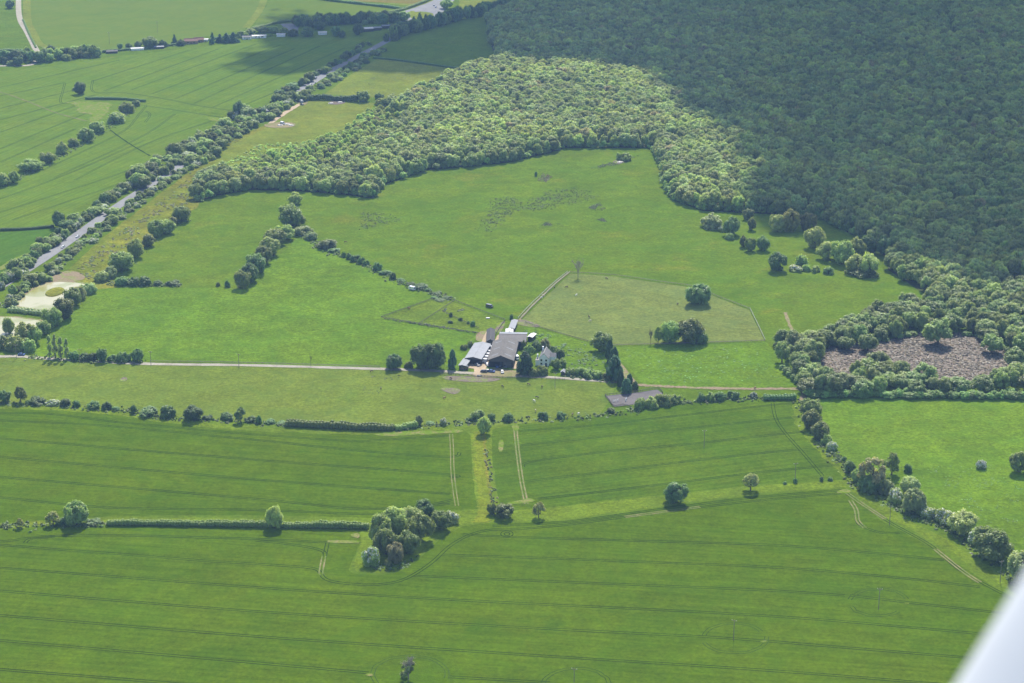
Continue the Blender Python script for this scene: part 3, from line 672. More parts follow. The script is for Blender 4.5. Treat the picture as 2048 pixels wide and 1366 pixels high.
B, O, A = 'bush', 'oak', 'airy'
row([(10, 805, 26, 28, O, 'dark'), (42, 806, 26, 38, A, 'oak'), (58, 809, 14, 10), (75, 810, 36, 18), (106, 812, 28, 14, B, 'haw', 1), (130, 814, 24, 18), (152, 815, 18, 16), (187, 819, 26, 18), (214, 821, 22, 18), (232, 822, 16, 10),
     (267, 827, 15, 19), (298, 834, 42, 22), (336, 837, 32, 28), (385, 842, 42, 34, O, 'dark'), (415, 840, 20, 11), (455, 841, 28, 18), (481, 846, 24, 36, A, 'dark'), (502, 845, 24, 14), (518, 848, 14, 18), (541, 848, 22, 11), (562, 849, 20, 8)],
    'bush', 'bush', 'in the broken hedge under the track pasture', 'broken hedge between pasture and left crop')
row([(838, 851, 16, 22, B, 'haw', 1), (860, 850, 20, 8), (887, 851, 18, 16, B, 'haw', 1), (937, 843, 14, 8), (955, 842, 32, 24, B, 'oak'), (967, 870, 30, 40, O, 'mid'), (983, 842, 16, 18), (1017, 844, 22, 20), (1087, 840, 22, 18), (1122, 838, 20, 16), (1221, 827, 20, 13)],
    'bush', 'bush', 'along the pasture edge above the grass strip', 'hedge bushes above the grass strip')
row([(1280, 819, 26, 25, B, 'oak'), (1302, 817, 30, 25, B, 'mid'), (1325, 813, 32, 27, B, 'mid'), (1346, 809, 28, 22, B, 'oak'), (1402, 803, 20, 18), (1420, 803, 24, 20, B, 'mid'), (1440, 802, 26, 20), (1467, 799, 25, 18), (1507, 797, 18, 14, B, 'haw', 1)],
    'bush', 'bush', 'along the edge right of the arena', 'bushes right of the riding arena')
row([(1612, 822, 24, 26, B, 'oak'), (1627, 832, 38, 36, O, 'oak'), (1622, 860, 42, 44, O, 'oak'), (1642, 880, 38, 40, O, 'mid'), (1655, 892, 24, 24, B, 'mid'), (1663, 902, 22, 20, B, 'haw', 1), (1688, 922, 9, 10), (1699, 947, 22, 28, B, 'dark'), (1713, 964, 22, 28, B, 'haw', 1)],
    'bush', 'tree', 'down the corner hedge below the bracken', 'corner hedge below the bracken')
row([(1745, 981, 54, 72, A, 'brown'), (1741, 985, 50, 40, B, 'dark'), (1783, 952, 34, 52, A, 'oak'), (1772, 992, 34, 36, B, 'grey'), (1790, 1006, 32, 30, B, 'haw', 1), (1818, 990, 40, 42, O, 'grey'), (1826, 1027, 50, 54, O, 'grey'), (1845, 1030, 30, 26, B, 'haw', 1),
     (1862, 1040, 34, 26, B, 'haw', 1), (1893, 1052, 40, 34, B, 'haw', 1), (1925, 1070, 62, 52, O, 'pale'), (1950, 1090, 36, 34, B, 'haw', 1), (1985, 1122, 84, 74, O, 'oak'), (2040, 1165, 60, 66, O, 'grey')],
    'tree', 'tree', 'down the thick right-hand crop hedge', 'thick hedge by the right-hand crop edge')
for x, yb, w_, h_, k, t_, l_, b_ in [
    (1815, 946, 18, 20, B, 'dark', 'small round dark bush beside the brownish hedge trees', 0), (1962, 939, 20, 19, B, 'haw', 'lone white-flowering hawthorn bush in the right-hand pasture', 1), (2037, 947, 44, 48, O, 'oak', 'round green oak cut by the right edge of the photo', 0),
    (1350, 1009, 46, 50, O, 'dark', 'round dark oak alone beside the grassy track', 0), (1501, 984, 36, 44, A, 'pale', 'airy yellow-green tree with bare trunk beside the grassy track', 0), (1077, 1037, 26, 38, A, 'pale', 'slim yellow-green tree right of the grass strip end', 0),
    (1007, 1038, 42, 34, O, 'mid', 'low spreading tree at the grass strip end', 0), (985, 1030, 20, 26, B, 'oak', 'small bush at the ditch end beside the spreading tree', 0),
    (1570, 969, 9, 7, B, 'dark', 'tiny leftmost bush on the verge right of the yellow-green tree', 0), (1591, 967, 9, 11, B, 'dark', 'tiny upright bush under the pole on the verge', 0), (1643, 963, 8, 11, B, 'dark', 'small upright bush on the verge near the field corner', 0), (1660, 962, 12, 9, B, 'dark', 'small flat bush nearest the field corner on the verge', 0),
    (550, 1058, 36, 50, O, 'light', 'light green round tree standing in the trimmed hedge', 0), (152, 1052, 52, 54, O, 'mid', 'large tree at the left end of the trimmed hedge', 0), (107, 1052, 28, 32, A, 'pale', 'pale yellow-green small tree left of the large hedge tree', 0),
    (41, 1057, 15, 24, A, 'pale', 'smallest pale tree at the far left of the trimmed hedge', 0), (188, 1050, 32, 14, B, 'dark', 'low dark bush right of the large hedge tree', 0), (128, 1052, 30, 18, B, 'dark', 'dark undergrowth bush beneath the large hedge tree', 0),
    (1397, 610, 56, 47, O, 'dark', 'lone broad oak in the middle of the dry paddock', 0), (1340, 688, 46, 52, O, 'oak', 'left oak of the clump on the paddock fence', 0), (1378, 688, 62, 56, O, 'oak', 'large right oak of the clump on the paddock fence', 0), (1398, 690, 34, 34, B, 'dark', 'dark bush under the right oak of the paddock clump', 0),
    (1316, 688, 18, 38, A, 'oak', 'thin half-bare tree left in the paddock clump', 0), (1204, 705, 46, 46, O, 'oak', 'spreading tree just left of the tall cypress row', 0),
    (1555, 543, 43, 43, O, 'dark', 'round dark tree standing alone below the cloud shadow edge', 0), (1629, 498, 45, 48, O, 'light', 'sunlit round tree in the clearing below the shaded wood', 0), (1602, 533, 28, 26, B, 'oak', 'small round tree right of the dark lone tree', 0),
    (1590, 544, 27, 15, B, 'haw', 'pale flowering bush right of the dark lone tree', 1), (1613, 543, 17, 15, B, 'mid', 'small bush between the pale flowering bush and its neighbour', 0), (1631, 545, 20, 15, B, 'mid', 'small bush second right of the pale flowering bush', 0), (1658, 549, 23, 17, B, 'dark', 'isolated dark bush left of the low sunlit clump', 0),
    (1422, 458, 46, 32, B, 'grey', 'grey-green willow mound at the wood corner', 0), (1464, 472, 35, 42, O, 'dark', 'dark round tree right of the willow mound', 0), (1460, 480, 20, 16, B, 'oak', 'bush at the foot of the dark round tree', 0), (1444, 464, 17, 13, B, 'haw', 'pale bush between willow mound and dark tree', 1),
    (1503, 461, 19, 28, O, 'mid', 'slender tree right of the dark round tree', 0), (1496, 440, 23, 26, O, 'grey', 'slender tree against the shaded wood corner', 0), (1486, 495, 18, 26, B, 'oak', 'leftmost of three bushes below the wood corner', 0), (1501, 503, 23, 32, B, 'oak', 'middle of three bushes below the wood corner', 0), (1525, 502, 29, 33, B, 'dark', 'rightmost of three bushes below the wood corner', 0),
    (1712, 547, 42, 42, O, 'light', 'left crown of the low sunlit clump', 0), (1738, 551, 46, 48, O, 'light', 'right crown of the low sunlit clump', 0), (1725, 555, 62, 24, B, 'mid', 'long low bush in front of the low sunlit clump', 0),
    (1655, 521, 42, 44, O, 'light', 'left tree of the tall clump under the shaded wood', 0), (1685, 529, 52, 56, O, 'mid', 'tallest middle tree of the clump under the shaded wood', 0), (1711, 518, 38, 46, O, 'mid', 'right tree of the tall clump under the shaded wood', 0), (1740, 508, 38, 42, O, 'dark', 'dark tree just right of the tall clump', 0), (1768, 512, 40, 44, O, 'dark', 'second dark tree right of the tall clump', 0),
    (1555, 465, 38, 42, O, 'olive', 'left olive tree of the yellowish clump at the wood corner', 0), (1581, 464, 42, 50, O, (0.075, 0.078, 0.022), 'yellow-brown middle tree of the yellowish clump', 0), (1615, 462, 38, 42, O, 'olive', 'right olive tree of the yellowish clump', 0),
    (118, 456, 27, 38, O, 'dark', 'dark tree at the roadside end of the thin left hedge', 0), (160, 189, 27, 28, O, 'dark', 'lone tree in the pale crop near the thin dark hedge', 0), (478, 236, 27, 38, O, 'dark', 'dark tree at the roadside corner of the pale crop', 0),
    (20, 17, 20, 20, O, 'dark', 'dark tree beside the lane at the top left', 0), (727, 204, 30, 27, O, 'oak', 'round tree at the right end of the dark meadow hedge', 0), (759, 207, 19, 24, O, 'dark', 'smaller tree right of the dark meadow hedge end', 0),
    (787, 739, 36, 34, O, 'dark', 'dark bushy tree left of the great dark tree on the track', 0), (842, 738, 44, 54, O, 'dark', 'left crown of the great dark tree group by the farm track', 0), (873, 738, 42, 56, O, 'dark', 'right crown of the great dark tree group by the farm track', 0), (857, 740, 50, 57, O, 'dark', 'front crown of the great dark tree group by the farm track', 0),
    (818, 738, 20, 16, B, 'oak', 'bush between the dark bushy tree and great dark group', 0), (905, 739, 18, 41, 'cyp', 'cyp', 'narrow dark cypress left of the steel-roofed barn', 0), (1050, 752, 34, 50, 'cyp', 'cyp', 'wide dark yew in front of the white house', 0),
    (1238, 320, 14, 16, B, 'oak', 'small bush in the upper end of the central pasture', 0), (1252, 322, 24, 18, B, 'mid', 'wider bush beside the rubble in the upper central pasture', 0), (1072, 353, 7, 11, B, 'dark', 'tiny dark bush on the bare patch in the central pasture', 0),
    (1023, 639, 9, 12, B, 'dark', 'small dark bush at the end of the fenced path', 0), (436, 573, 9, 10, B, 'oak', 'smaller of two bushes left of the tree row end', 0), (455, 575, 13, 15, B, 'dark', 'larger of two bushes left of the tree row end', 0),
    (275, 724, 23, 29, O, 'dark', 'separate dark tree right of the track-side hedge', 0)]:
    nm = {'bush': 'bush', 'cyp': 'cypress_tree'}.get(k, 'broadleaf_tree')
    plant(x, yb, w_, h_, k, t_, nm, l_, 'bush' if k == 'bush' else 'tree', None, bool(b_))
# the copse in the foreground
row([(742, 1133, 36, 40, B, 'haw', 1), (760, 1092, 50, 72, O, 'light'), (776, 1131, 17, 15, B, 'pale'), (790, 1070, 56, 62, O, 'light'), (791, 1128, 36, 46, B, 'brown'), (814, 1110, 48, 52, O, 'mid'), (772, 1112, 50, 60, O, 'mid'), (840, 1086, 56, 64, O, 'oak'), (820, 1060, 50, 50, O, 'light'), (851, 1042, 46, 46, O, 'dark'), (880, 1062, 44, 46, O, 'oak'), (903, 1048, 30, 26, B, 'haw', 1)],
    'tree', 'tree', 'in the foreground copse', 'foreground copse')
# the yard and the house
row([(940, 694, 14, 14, B, 'oak'), (928, 700, 14, 12, B, 'mid'), (1047, 700, 14, 20, B, 'oak'), (1058, 708, 22, 20, B, 'oak'), (1072, 702, 22, 22, B, 'dark'), (1066, 754, 20, 18, B, 'mid'), (1083, 752, 24, 22, B, 'oak'), (1090, 698, 22, 22, B, 'brown'), (1106, 712, 18, 22, B, 'dark'), (1112, 740, 22, 26, B, 'oak'), (1120, 722, 22, 28, O, 'dark'), (1124, 734, 20, 18, B, 'mid'),
     (1140, 751, 22, 17, B, 'mid'), (1160, 753, 26, 20, B, 'oak'), (1178, 757, 26, 20, B, 'mid'), (1197, 758, 24, 18, B, 'oak'), (1214, 761, 22, 17, B, 'oak')],
    'bush', 'bush', 'in the gardens round the house and barns', 'garden shrubs round the farmhouse')
row([(1219, 727, 18, 48, 'cyp', 'cyp'), (1228, 742, 22, 50, 'cyp', 'cyp'), (1229, 762, 36, 52, 'cyp', 'cyp'), (1241, 774, 15, 36, 'cyp', 'cyp'), (1253, 787, 22, 32, 'cyp', 'cyp'), (1259, 769, 13, 23, 'cyp', 'cyp'), (1270, 781, 14, 20, 'cyp', 'dark')],
    'tree', 'tree', 'in the dark cypress row above the arena', 'cypress row above the riding arena')
# boundary between roughland and pasture, from its lower end up
row([(205, 564, 32, 24, B, 'haw'), (222, 557, 28, 26, B, 'grey'), (243, 543, 52, 46, O, 'oak'), (273, 516, 36, 42, O, 'light'), (298, 494, 30, 30, O, 'mid'), (313, 475, 36, 38, O, 'oak'), (333, 468, 36, 34, O, 'oak'), (346, 452, 16, 20, B, 'brown'), (363, 444, 38, 37, O, 'oak')],
    'tree', 'tree', 'along the roughland edge beside the pond', 'trees along the roughland edge')
row([(245, 572, 28, 20), (268, 572, 28, 20), (290, 572, 28, 21), (315, 571, 20, 12), (345, 572, 28, 13)], 'bush', 'bush', 'in the short level hedge right of the pond', 'short level hedge right of the pond')
row([(486, 578, 34, 42, O, 'oak'), (500, 565, 40, 42, O, 'dark'), (512, 548, 44, 46, O, 'dark'), (526, 528, 40, 42, O, 'mid'), (540, 512, 42, 42, O, 'olive'), (549, 492, 46, 40, O, 'mid'), (571, 480, 38, 36, O, 'light'), (581, 456, 54, 54, O, 'oak'), (590, 410, 28, 30, O, 'light'), (598, 450, 36, 30, B, 'oak')],
    'tree', 'tree', 'in the tree row dividing the two pastures', 'tree row dividing the two pastures')
row([(606, 472, 38, 22, B, 'grey'), (623, 480, 26, 18, B, 'grey'), (641, 496, 20, 12, B, 'grey'), (656, 500, 38, 24, B, 'grey'), (669, 506, 24, 11), (687, 515, 8, 12), (698, 519, 14, 14), (712, 524, 22, 16), (723, 528, 15, 15), (732, 531, 14, 12), (755, 542, 19, 19), (772, 550, 24, 11), (786, 559, 13, 15), (802, 563, 18, 7), (822, 570, 18, 7), (840, 579, 32, 14), (857, 583, 16, 8), (874, 590, 22, 8), (896, 597, 16, 6)],
    'bush', 'bush', 'down the diagonal hedge towards the farm', 'diagonal hedge between pastures and farm')
row([(868, 598, 16, 6), (880, 603, 22, 7), (902, 634, 8, 10), (901, 647, 11, 7), (921, 642, 10, 8), (937, 648, 6, 7), (946, 653, 11, 13)], 'bush', 'bush', 'among the small fenced paddocks', 'bushes in the small paddocks')
# pond side and track side
row([(8, 700, 30, 30, B, 'oak'), (18, 668, 28, 38, O, 'oak'), (30, 704, 40, 34, B, 'mid'), (52, 690, 44, 50, O, 'light'), (58, 704, 30, 28, B, 'mid'), (70, 690, 34, 40, O, 'mid'), (88, 670, 30, 32, O, 'oak'), (106, 655, 40, 44, O, 'mid'), (128, 640, 48, 48, O, 'oak'), (146, 612, 40, 40, O, 'oak'), (160, 600, 30, 30, B, 'grey'), (178, 588, 30, 24, B, 'grey')],
    'tree', 'tree', 'on the banks of the milky ponds', 'trees on the pond banks')
row([(100, 716, 14, 48, 'poplar', 'grey'), (111, 717, 15, 50, 'poplar', 'grey'), (122, 718, 14, 46, 'poplar', 'grey'), (134, 719, 13, 44, 'poplar', 'grey')], 'tree', 'tree', 'in the thin row beside the farm track', 'thin trees beside the farm track')
row([(150, 721, 24, 20), (168, 722, 24, 18), (186, 723, 24, 19), (205, 724, 24, 31, O, 'dark'), (226, 724, 24, 16), (248, 725, 26, 23)], 'bush', 'bush', 'in the hedge beside the farm track', 'hedge bushes beside the farm track')
# hedges between the crops left of the road
row([(5, 373, 32, 32, O, 'light'), (28, 367, 26, 28, O, 'mid'), (60, 343, 50, 30, O, 'oak'), (95, 327, 32, 26, O, 'oak'), (124, 308, 28, 26, B, 'haw'), (146, 294, 24, 20, B, 'oak'), (173, 284, 34, 32, O, 'oak'), (196, 266, 34, 26, O, 'mid'), (232, 247, 42, 26, B, 'haw'), (252, 226, 30, 24, B, 'oak'), (272, 213, 18, 14, B, 'oak')],
    'tree', 'tree', 'along the hedge between the two pale crops', 'hedge trees between the two pale crops')
# along the far lane and cottages
row([(240, 98, 13, 13, O, 'dark'), (258, 98, 16, 13), (277, 97, 16, 17, O, 'grey'), (300, 96, 36, 26, O, 'oak'), (325, 95, 22, 16), (349, 88, 12, 21, 'conifer', 'cyp'), (362, 92, 20, 14), (425, 88, 14, 26, 'conifer', 'cyp'), (440, 86, 18, 20, 'conifer', 'cyp'), (453, 87, 20, 24, 'conifer', 'cyp'), (467, 86, 22, 24, 'conifer', 'cyp'), (484, 76, 24, 16, B, 'oak'), (502, 70, 26, 16, O, 'mid'),
     (525, 66, 28, 17, O, 'mid'), (548, 66, 26, 16, O, 'oak'), (566, 70, 22, 17, O, 'light'), (586, 74, 24, 18, O, 'oak'), (615, 74, 30, 24, O, 'dark'), (640, 60, 28, 20, O, 'dark')],
    'tree', 'tree', 'along the far cottages by the lane', 'trees along the far cottages')
row([(672, 73, 22, 24, O, 'dark'), (684, 76, 16, 17, O, 'dark'), (716, 71, 22, 26, O, 'dark'), (795, 54, 16, 12, O, 'dark'), (828, 58, 20, 28, 'conifer', 'dark'), (840, 56, 22, 34, 'conifer', 'dark'), (852, 54, 20, 28, 'conifer', 'dark'), (893, 18, 26, 22, O, 'oak')],
    'tree', 'tree', 'beside the far roundabout', 'trees beside the far roundabout')
# dead and half-dead trees
def bare_tree(x, yb, h_, seed, label, mat='bark', leafy=False, wk=1.0, levels=5):
    s = S(yb); Hh = h_ / (s * math.cos(dep(yb))); p = G(x, yb); mb = bare_mesh(seed, 1.0, 0.75, levels)
    v = np.array(mb.v); v /= v[:, 2].max(); v[:, :2] *= wk * 0.42 / np.abs(v[:, :2]).max()
    o = empty('bare_tree', (p.x, p.y, 0)); o.scale = (Hh, Hh, Hh)
    link('limbs', mesh_np('limbs', v.tolist(), mb.f, M[mat]), o)
    if leafy:
        rs = np.random.RandomState(seed); cl = [(rs.uniform(-0.22, 0.22), rs.uniform(-0.22, 0.22), rs.uniform(0.12, 0.60), rs.uniform(0.07, 0.13)) for _ in range(16)]
        vv, ff_ = foliage(cl, rs, 0.035, 30, 0.8); c = link('crown', mesh_np('crown', vv.tolist(), ff_, M['leaf']), o); c['tint'] = list(TINT['mid'])
    tag(o, label, 'tree'); return o
bare_tree(1156, 556, 42, 3, 'leafless brown tree at the top corner of the dry paddock', 'deadwood', wk=0.8)
bare_tree(1301, 688, 33, 5, 'leafless tree at the left end of the paddock clump', wk=0.5)
bare_tree(817, 1360, 48, 8, 'half-dead stag-headed oak ringed by wheel tracks in the crop', 'deadwood', True, 0.8)
bare_tree(622, 731, 22, 11, 'small leafless sapling beside the farm track', wk=0.3, levels=3)
bare_tree(1733, 640, 20, 13, 'dead grey tree standing above the bracken wood', 'deadwood', wk=0.4, levels=3)

# ---- hedges: one long leafy body each
def hedge(name, pts, wd, ht, tint, label, group=None, lumps=0.35, blossom=False, seed=1):
    rs = np.random.RandomState(seed); P = path_pts(pts, 8); cl = []; acc = 0.0; step = wd * 0.42
    for i in range(len(P) - 1):
        a, b = P[i], P[i + 1]; L = (b - a).length; s_ = (-acc) % step
        while s_ < L:
            c = a.lerp(b, s_ / L); d = (b - a).normalized(); nrm = Vector((-d.y, d.x, 0))
            k = 1 + lumps * (mnoise.noise(Vector((c.x * 0.05, c.y * 0.05, seed))) + 0.5 * mnoise.noise(Vector((c.x * 0.2, c.y * 0.2, seed))))
            for off in (-0.28, 0.28):
                q = c + nrm * (off * wd * rs.uniform(0.7, 1.2)); hh = ht * k * rs.uniform(0.9, 1.08)
                r = wd * 0.33
                cl.append((q.x, q.y, max(hh - r, r * 0.6), r)); 
                if hh > 2.2 * r: cl.append((q.x, q.y, hh * 0.35, r * 1.05, max(1.0, hh * 0.35 / r)))
            s_ += step
        acc += L
    o0 = P[0]
    cl = [(c[0] - o0.x, c[1] - o0.y, *c[2:]) for c in cl]
    v, f = foliage(cl, rs, 0.22, 26, 0.9, 0.0, up=False)
    me = mesh_np(name, v.tolist(), f, M['leaf']); me.polygons.foreach_set('use_smooth', [len(q) == 3 for q in f])
    o = link(name, me); o.location = (o0.x, o0.y, 0); o['tint'] = list(TINT[tint]); tag(o, label, 'hedge', group); return o
hedge('hedge', [(218, 1050), (300, 1050), (420, 1052), (540, 1054), (640, 1056), (737, 1057)], 3.2, 3.3, 'oak', 'long trimmed dark hedge along the top of the foreground crop', seed=1, lumps=0.3)
hedge('hedge', [(575, 852), (640, 855), (720, 859), (786, 860)], 4.2, 4.3, 'mid', 'tall thick hedge between the track pasture and left crop', seed=2)
hedge('hedge', [(793, 860), (812, 857), (832, 854)], 3.8, 3.6, 'mid', 'short thick hedge just right of the tall thick hedge', seed=3)
hedge('hedge', [(1530, 799), (1560, 799), (1594, 799)], 4.0, 3.8, 'dark', 'short dense hedge at the crop corner left of the wood', seed=4)
hedge('hedge', [(172, 199), (215, 199), (250, 200), (272, 202), (291, 204)], 2.6, 2.6, 'dark', 'thin dark trimmed hedge in the middle of the pale crop', seed=5, lumps=0.1)
hedge('hedge', [(-120, 468), (0, 462), (50, 460), (108, 455)], 2.2, 2.2, 'dark', 'thin trimmed hedge between crops left of the road', seed=6, lumps=0.12)
hedge('hedge', [(612, 200), (650, 200), (690, 202), (718, 204)], 5.0, 5.5, 'dark', 'dark hedge across the yellow meadow below the main road', seed=7)
hedge('hedge', [(748, 117), (800, 122), (860, 130), (932, 140)], 2.6, 2.2, 'dark', 'thin hedge between the two shaded fields beside the wood', seed=8, lumps=0.15)
hedge('hedge', [(600, -6), (660, 2), (740, 11), (808, 19)], 4.5, 3.5, 'dark', 'dark hedge across the distant fields left of the roundabout', seed=9, lumps=0.2)
hedge('hedge', [(505, 60), (560, 46), (640, 40), (720, 34), (790, 24), (835, 10), (868, -4)], 4.0, 3.0, 'oak', 'hedge following the slip road to the roundabout', seed=10, lumps=0.3)
hedge('hedge', [(195, 106), (240, 102), (330, 93), (400, 83), (470, 72), (505, 62)], 3.2, 2.6, 'dark', 'hedge behind the far cottages along the lane', seed=11, lumps=0.3)
hedge('hedge', [(-120, 100), (0, 107), (40, 108), (60, 106)], 6, 6.0, 'dark', 'dense dark hedge left of the lane at the top', seed=12)
hedge('hedge', [(22, 622), (56, 626), (88, 630), (96, 634)], 6.0, 3.6, 'grey', 'leafy bank hedge between the two milky ponds', seed=13)
hedge('hedge', [(46, 40), (58, 68), (72, 96)], 1.6, 1.6, 'dark', 'thin dark hedge along the lane bend', seed=14, lumps=0.15)

# ---- scrub belts beside the main road
def belt(pts, n, half, wr, hr, kinds, name, label, cat, group, seed, tall=0.0):
    rs = random.Random(seed); P = path_pts(pts, 10); Ls = [0]
    for i in range(len(P) - 1): Ls.append(Ls[-1] + (P[i + 1] - P[i]).length)
    for k in range(n):
        d = (k + rs.uniform(0.1, 0.9)) / n * Ls[-1]; i = max(j for j in range(len(Ls)) if Ls[j] <= d); i = min(i, len(P) - 2)
        c = P[i].lerp(P[i + 1], (d - Ls[i]) / max(Ls[i + 1] - Ls[i], 1e-3)); t_ = (P[i + 1] - P[i]).normalized()
        c = c + Vector((-t_.y, t_.x, 0)) * rs.uniform(-half, half)
        kind = 'oak' if rs.random() < tall else 'bush'; tint = rs.choice(kinds)
        cm, tm, bl = VAR[kind][rs.randrange(len(VAR[kind]))]; r = rs.uniform(*wr) / 2 * (1.35 if kind == 'oak' else 1); hh = rs.uniform(*hr) * (1.6 if kind == 'oak' else 1)
        j = rs.uniform(0.85, 1.15); tc = [q * j for q in TINT[tint]]; rz = rs.uniform(0, 6.28)
        if kind == 'bush':
            o = link(name + '_bush', cm); o.location = (c.x, c.y, -0.03); o.scale = (r, r, hh); o.rotation_euler.z = rz; o['tint'] = tc
            if tint == 'haw' and rs.random() < 0.5: link('blossom', bl, o)
            tag(o, label.format('bush') + f', {ordinal(k)} from its left end', 'bush', group + ' bushes')
        else:
            o = empty(name + '_tree', (c.x, c.y, 0), rz); o.scale = (r, r, hh); q = link('crown', cm, o); q['tint'] = tc; link('trunk', tm, o); tag(o, label.format('tree') + f', {ordinal(k)} from its left end', 'tree', group + ' trees')
belt([(-20, 582), (20, 560), (60, 522), (100, 488), (150, 452), (200, 413), (240, 384), (262, 368)], 84, 5, (6, 11), (3.5, 6.5), ['dark', 'oak', 'mid', 'haw'], 'roadside', 'dense {} on the far verge of the main road', 'bush', 'far verge', 21, 0.25)
belt([(262, 376), (320, 338), (390, 296), (450, 260), (510, 223)], 96, 12, (8, 14), (4, 8), ['grey', 'oak', 'haw', 'mid'], 'roadside', '{} in the scrub hiding the mid main road', 'bush', 'middle scrub', 22, 0.2)
belt([(0, 618), (40, 590), (85, 560), (110, 535), (130, 520), (190, 470), (240, 430), (300, 385), (350, 350), (400, 322)], 98, 5.5, (5, 10), (2.6, 5), ['haw', 'haw', 'grey', 'oak'], 'verge', '{} on the near verge of the main road', 'bush', 'near verge', 23, 0.08)
belt([(395, 330), (440, 290), (490, 258), (530, 236), (580, 205), (606, 193)], 84, 9, (7, 11), (4, 7), ['mid', 'oak', 'haw'], 'verge', '{} between main road and yellow meadow', 'bush', 'meadow verge', 24, 0.15)
belt([(610, 190), (640, 172), (680, 150), (720, 128), (760, 100)], 52, 8, (6, 10), (3, 5), ['oak', 'grey', 'dark'], 'verge', 'low {} on the verge beside the shaded field', 'bush', 'shaded verge', 25, 0.05)
belt([(545, 205), (600, 170), (650, 142), (690, 116), (740, 86)], 46, 4, (6, 10), (3, 6), ['oak', 'dark'], 'roadside', '{} on the far verge of the distant road', 'bush', 'distant far verge', 26, 0.25)
belt([(775, 84), (812, 68), (850, 58), (900, 44), (960, 32), (1000, 24), (1040, 14), (1090, 2)], 58, 7, (8, 12), (8, 11), ['dark', 'oak'], 'belt', '{} in the dark belt between roundabout and wood', 'tree', 'dark belt', 27, 0.85)
belt([(604, 56), (640, 50), (700, 46), (760, 44), (806, 46)], 44, 16, (8, 12), (6, 9), ['dark', 'oak'], 'belt', '{} in the shaded grove left of the roundabout', 'tree', 'shaded grove', 28, 0.75)
belt([(2, 122), (40, 126), (70, 122), (110, 118), (150, 114), (192, 110)], 40, 14, (8, 13), (6, 9), ['oak', 'dark', 'mid'], 'belt', '{} in the grove where the lane meets the far hedge', 'tree', 'lane grove', 29, 0.6)

# ------------------------------------------------------------------ the wood
def inside(p, poly):
    x, y = p; c = False; j = len(poly) - 1
    for i in range(len(poly)):
        xi, yi = poly[i]; xj, yj = poly[j]
        if (yi > y) != (yj > y) and x < (xj - xi) * (y - yi) / (yj - yi) + xi: c = not c
        j = i
    return c
def edge_dist(p, poly):
    x, y = p; best = 1e9
    for i in range(len(poly)):
        (ax, ay), (bx, by) = poly[i], poly[(i + 1) % len(poly)]
        dx, dy = bx - ax, by - ay; t = max(0, min(1, ((x - ax) * dx + (y - ay) * dy) / (dx * dx + dy * dy + 1e-9)))
        best = min(best, math.hypot(x - ax - dx * t, y - ay - dy * t))
    return best
def fill(polypx, spacing, seed, jit=0.42, holes=()):
    poly = [tuple(G(*p)[:2]) for p in polypx]; hp = [[tuple(G(*p)[:2]) for p in h] for h in holes]
    rs = random.Random(seed); xs = [p[0] for p in poly]; ys = [p[1] for p in poly]; out = []
    y = min(ys); k = 0
    while y < max(ys):
        x = min(xs) + (spacing / 2 if k % 2 else 0)
        while x < max(xs):
            p = (x + rs.uniform(-jit, jit) * spacing, y + rs.uniform(-jit, jit) * spacing)
            if inside(p, poly) and not any(inside(p, h) for h in hp): out.append(p)
            x += spacing
        y += spacing * 0.87; k += 1
    return out
W_MAIN = [(392, 405), (430, 392), (500, 380), (600, 382), (700, 391), (745, 397), (762, 372), (850, 341), (960, 331), (1010, 326), (1100, 306), (1130, 296), (1290, 296), (1308, 300), (1328, 340), (1332, 378), (1352, 402), (1405, 422), (1450, 424), (1530, 428), (1640, 436), (1700, 468), (1775, 502),
          (1775, 540), (1828, 574), (1880, 606), (2250, 640), (2250, -75), (1090, -75), (1040, 14), (990, 28), (972, 44), (985, 100), (1000, 128), (940, 140), (862, 178), (800, 204), (742, 222), (705, 252), (690, 268), (600, 300), (520, 322), (440, 350), (395, 372)]
HOLES = [[(1880, 408), (1925, 402), (1950, 412), (1910, 424)], [(1960, 430), (2010, 430), (2020, 442), (1975, 442)], [(1825, 484), (1845, 482), (1850, 494), (1830, 496)], [(1930, 500), (1950, 500), (1952, 508), (1932, 508)], [(2020, 565), (2060, 565), (2060, 590), (2020, 590)],
         [(1555, 30), (1562, 30), (1545, 62), (1540, 60)], [(1880, 30), (1890, 30), (1915, 90), (1905, 92)]]
W_LOW = [(1548, 700), (1562, 690), (1640, 683), (1690, 655), (1800, 622), (1880, 604), (2250, 640), (2250, 705), (2060, 714), (2016, 708), (1975, 684), (1900, 664), (1860, 664), (1780, 684), (1700, 688), (1636, 702), (1634, 752), (1690, 764), (1730, 752), (1750, 738), (1775, 750), (1800, 768), (1880, 776), (1960, 768), (2030, 752), (2250, 742), (2250, 792), (1618, 792), (1592, 765), (1560, 735)]
pts = []
rs_ = random.Random(55)
WP = [tuple(G(*p)[:2]) for p in W_MAIN]
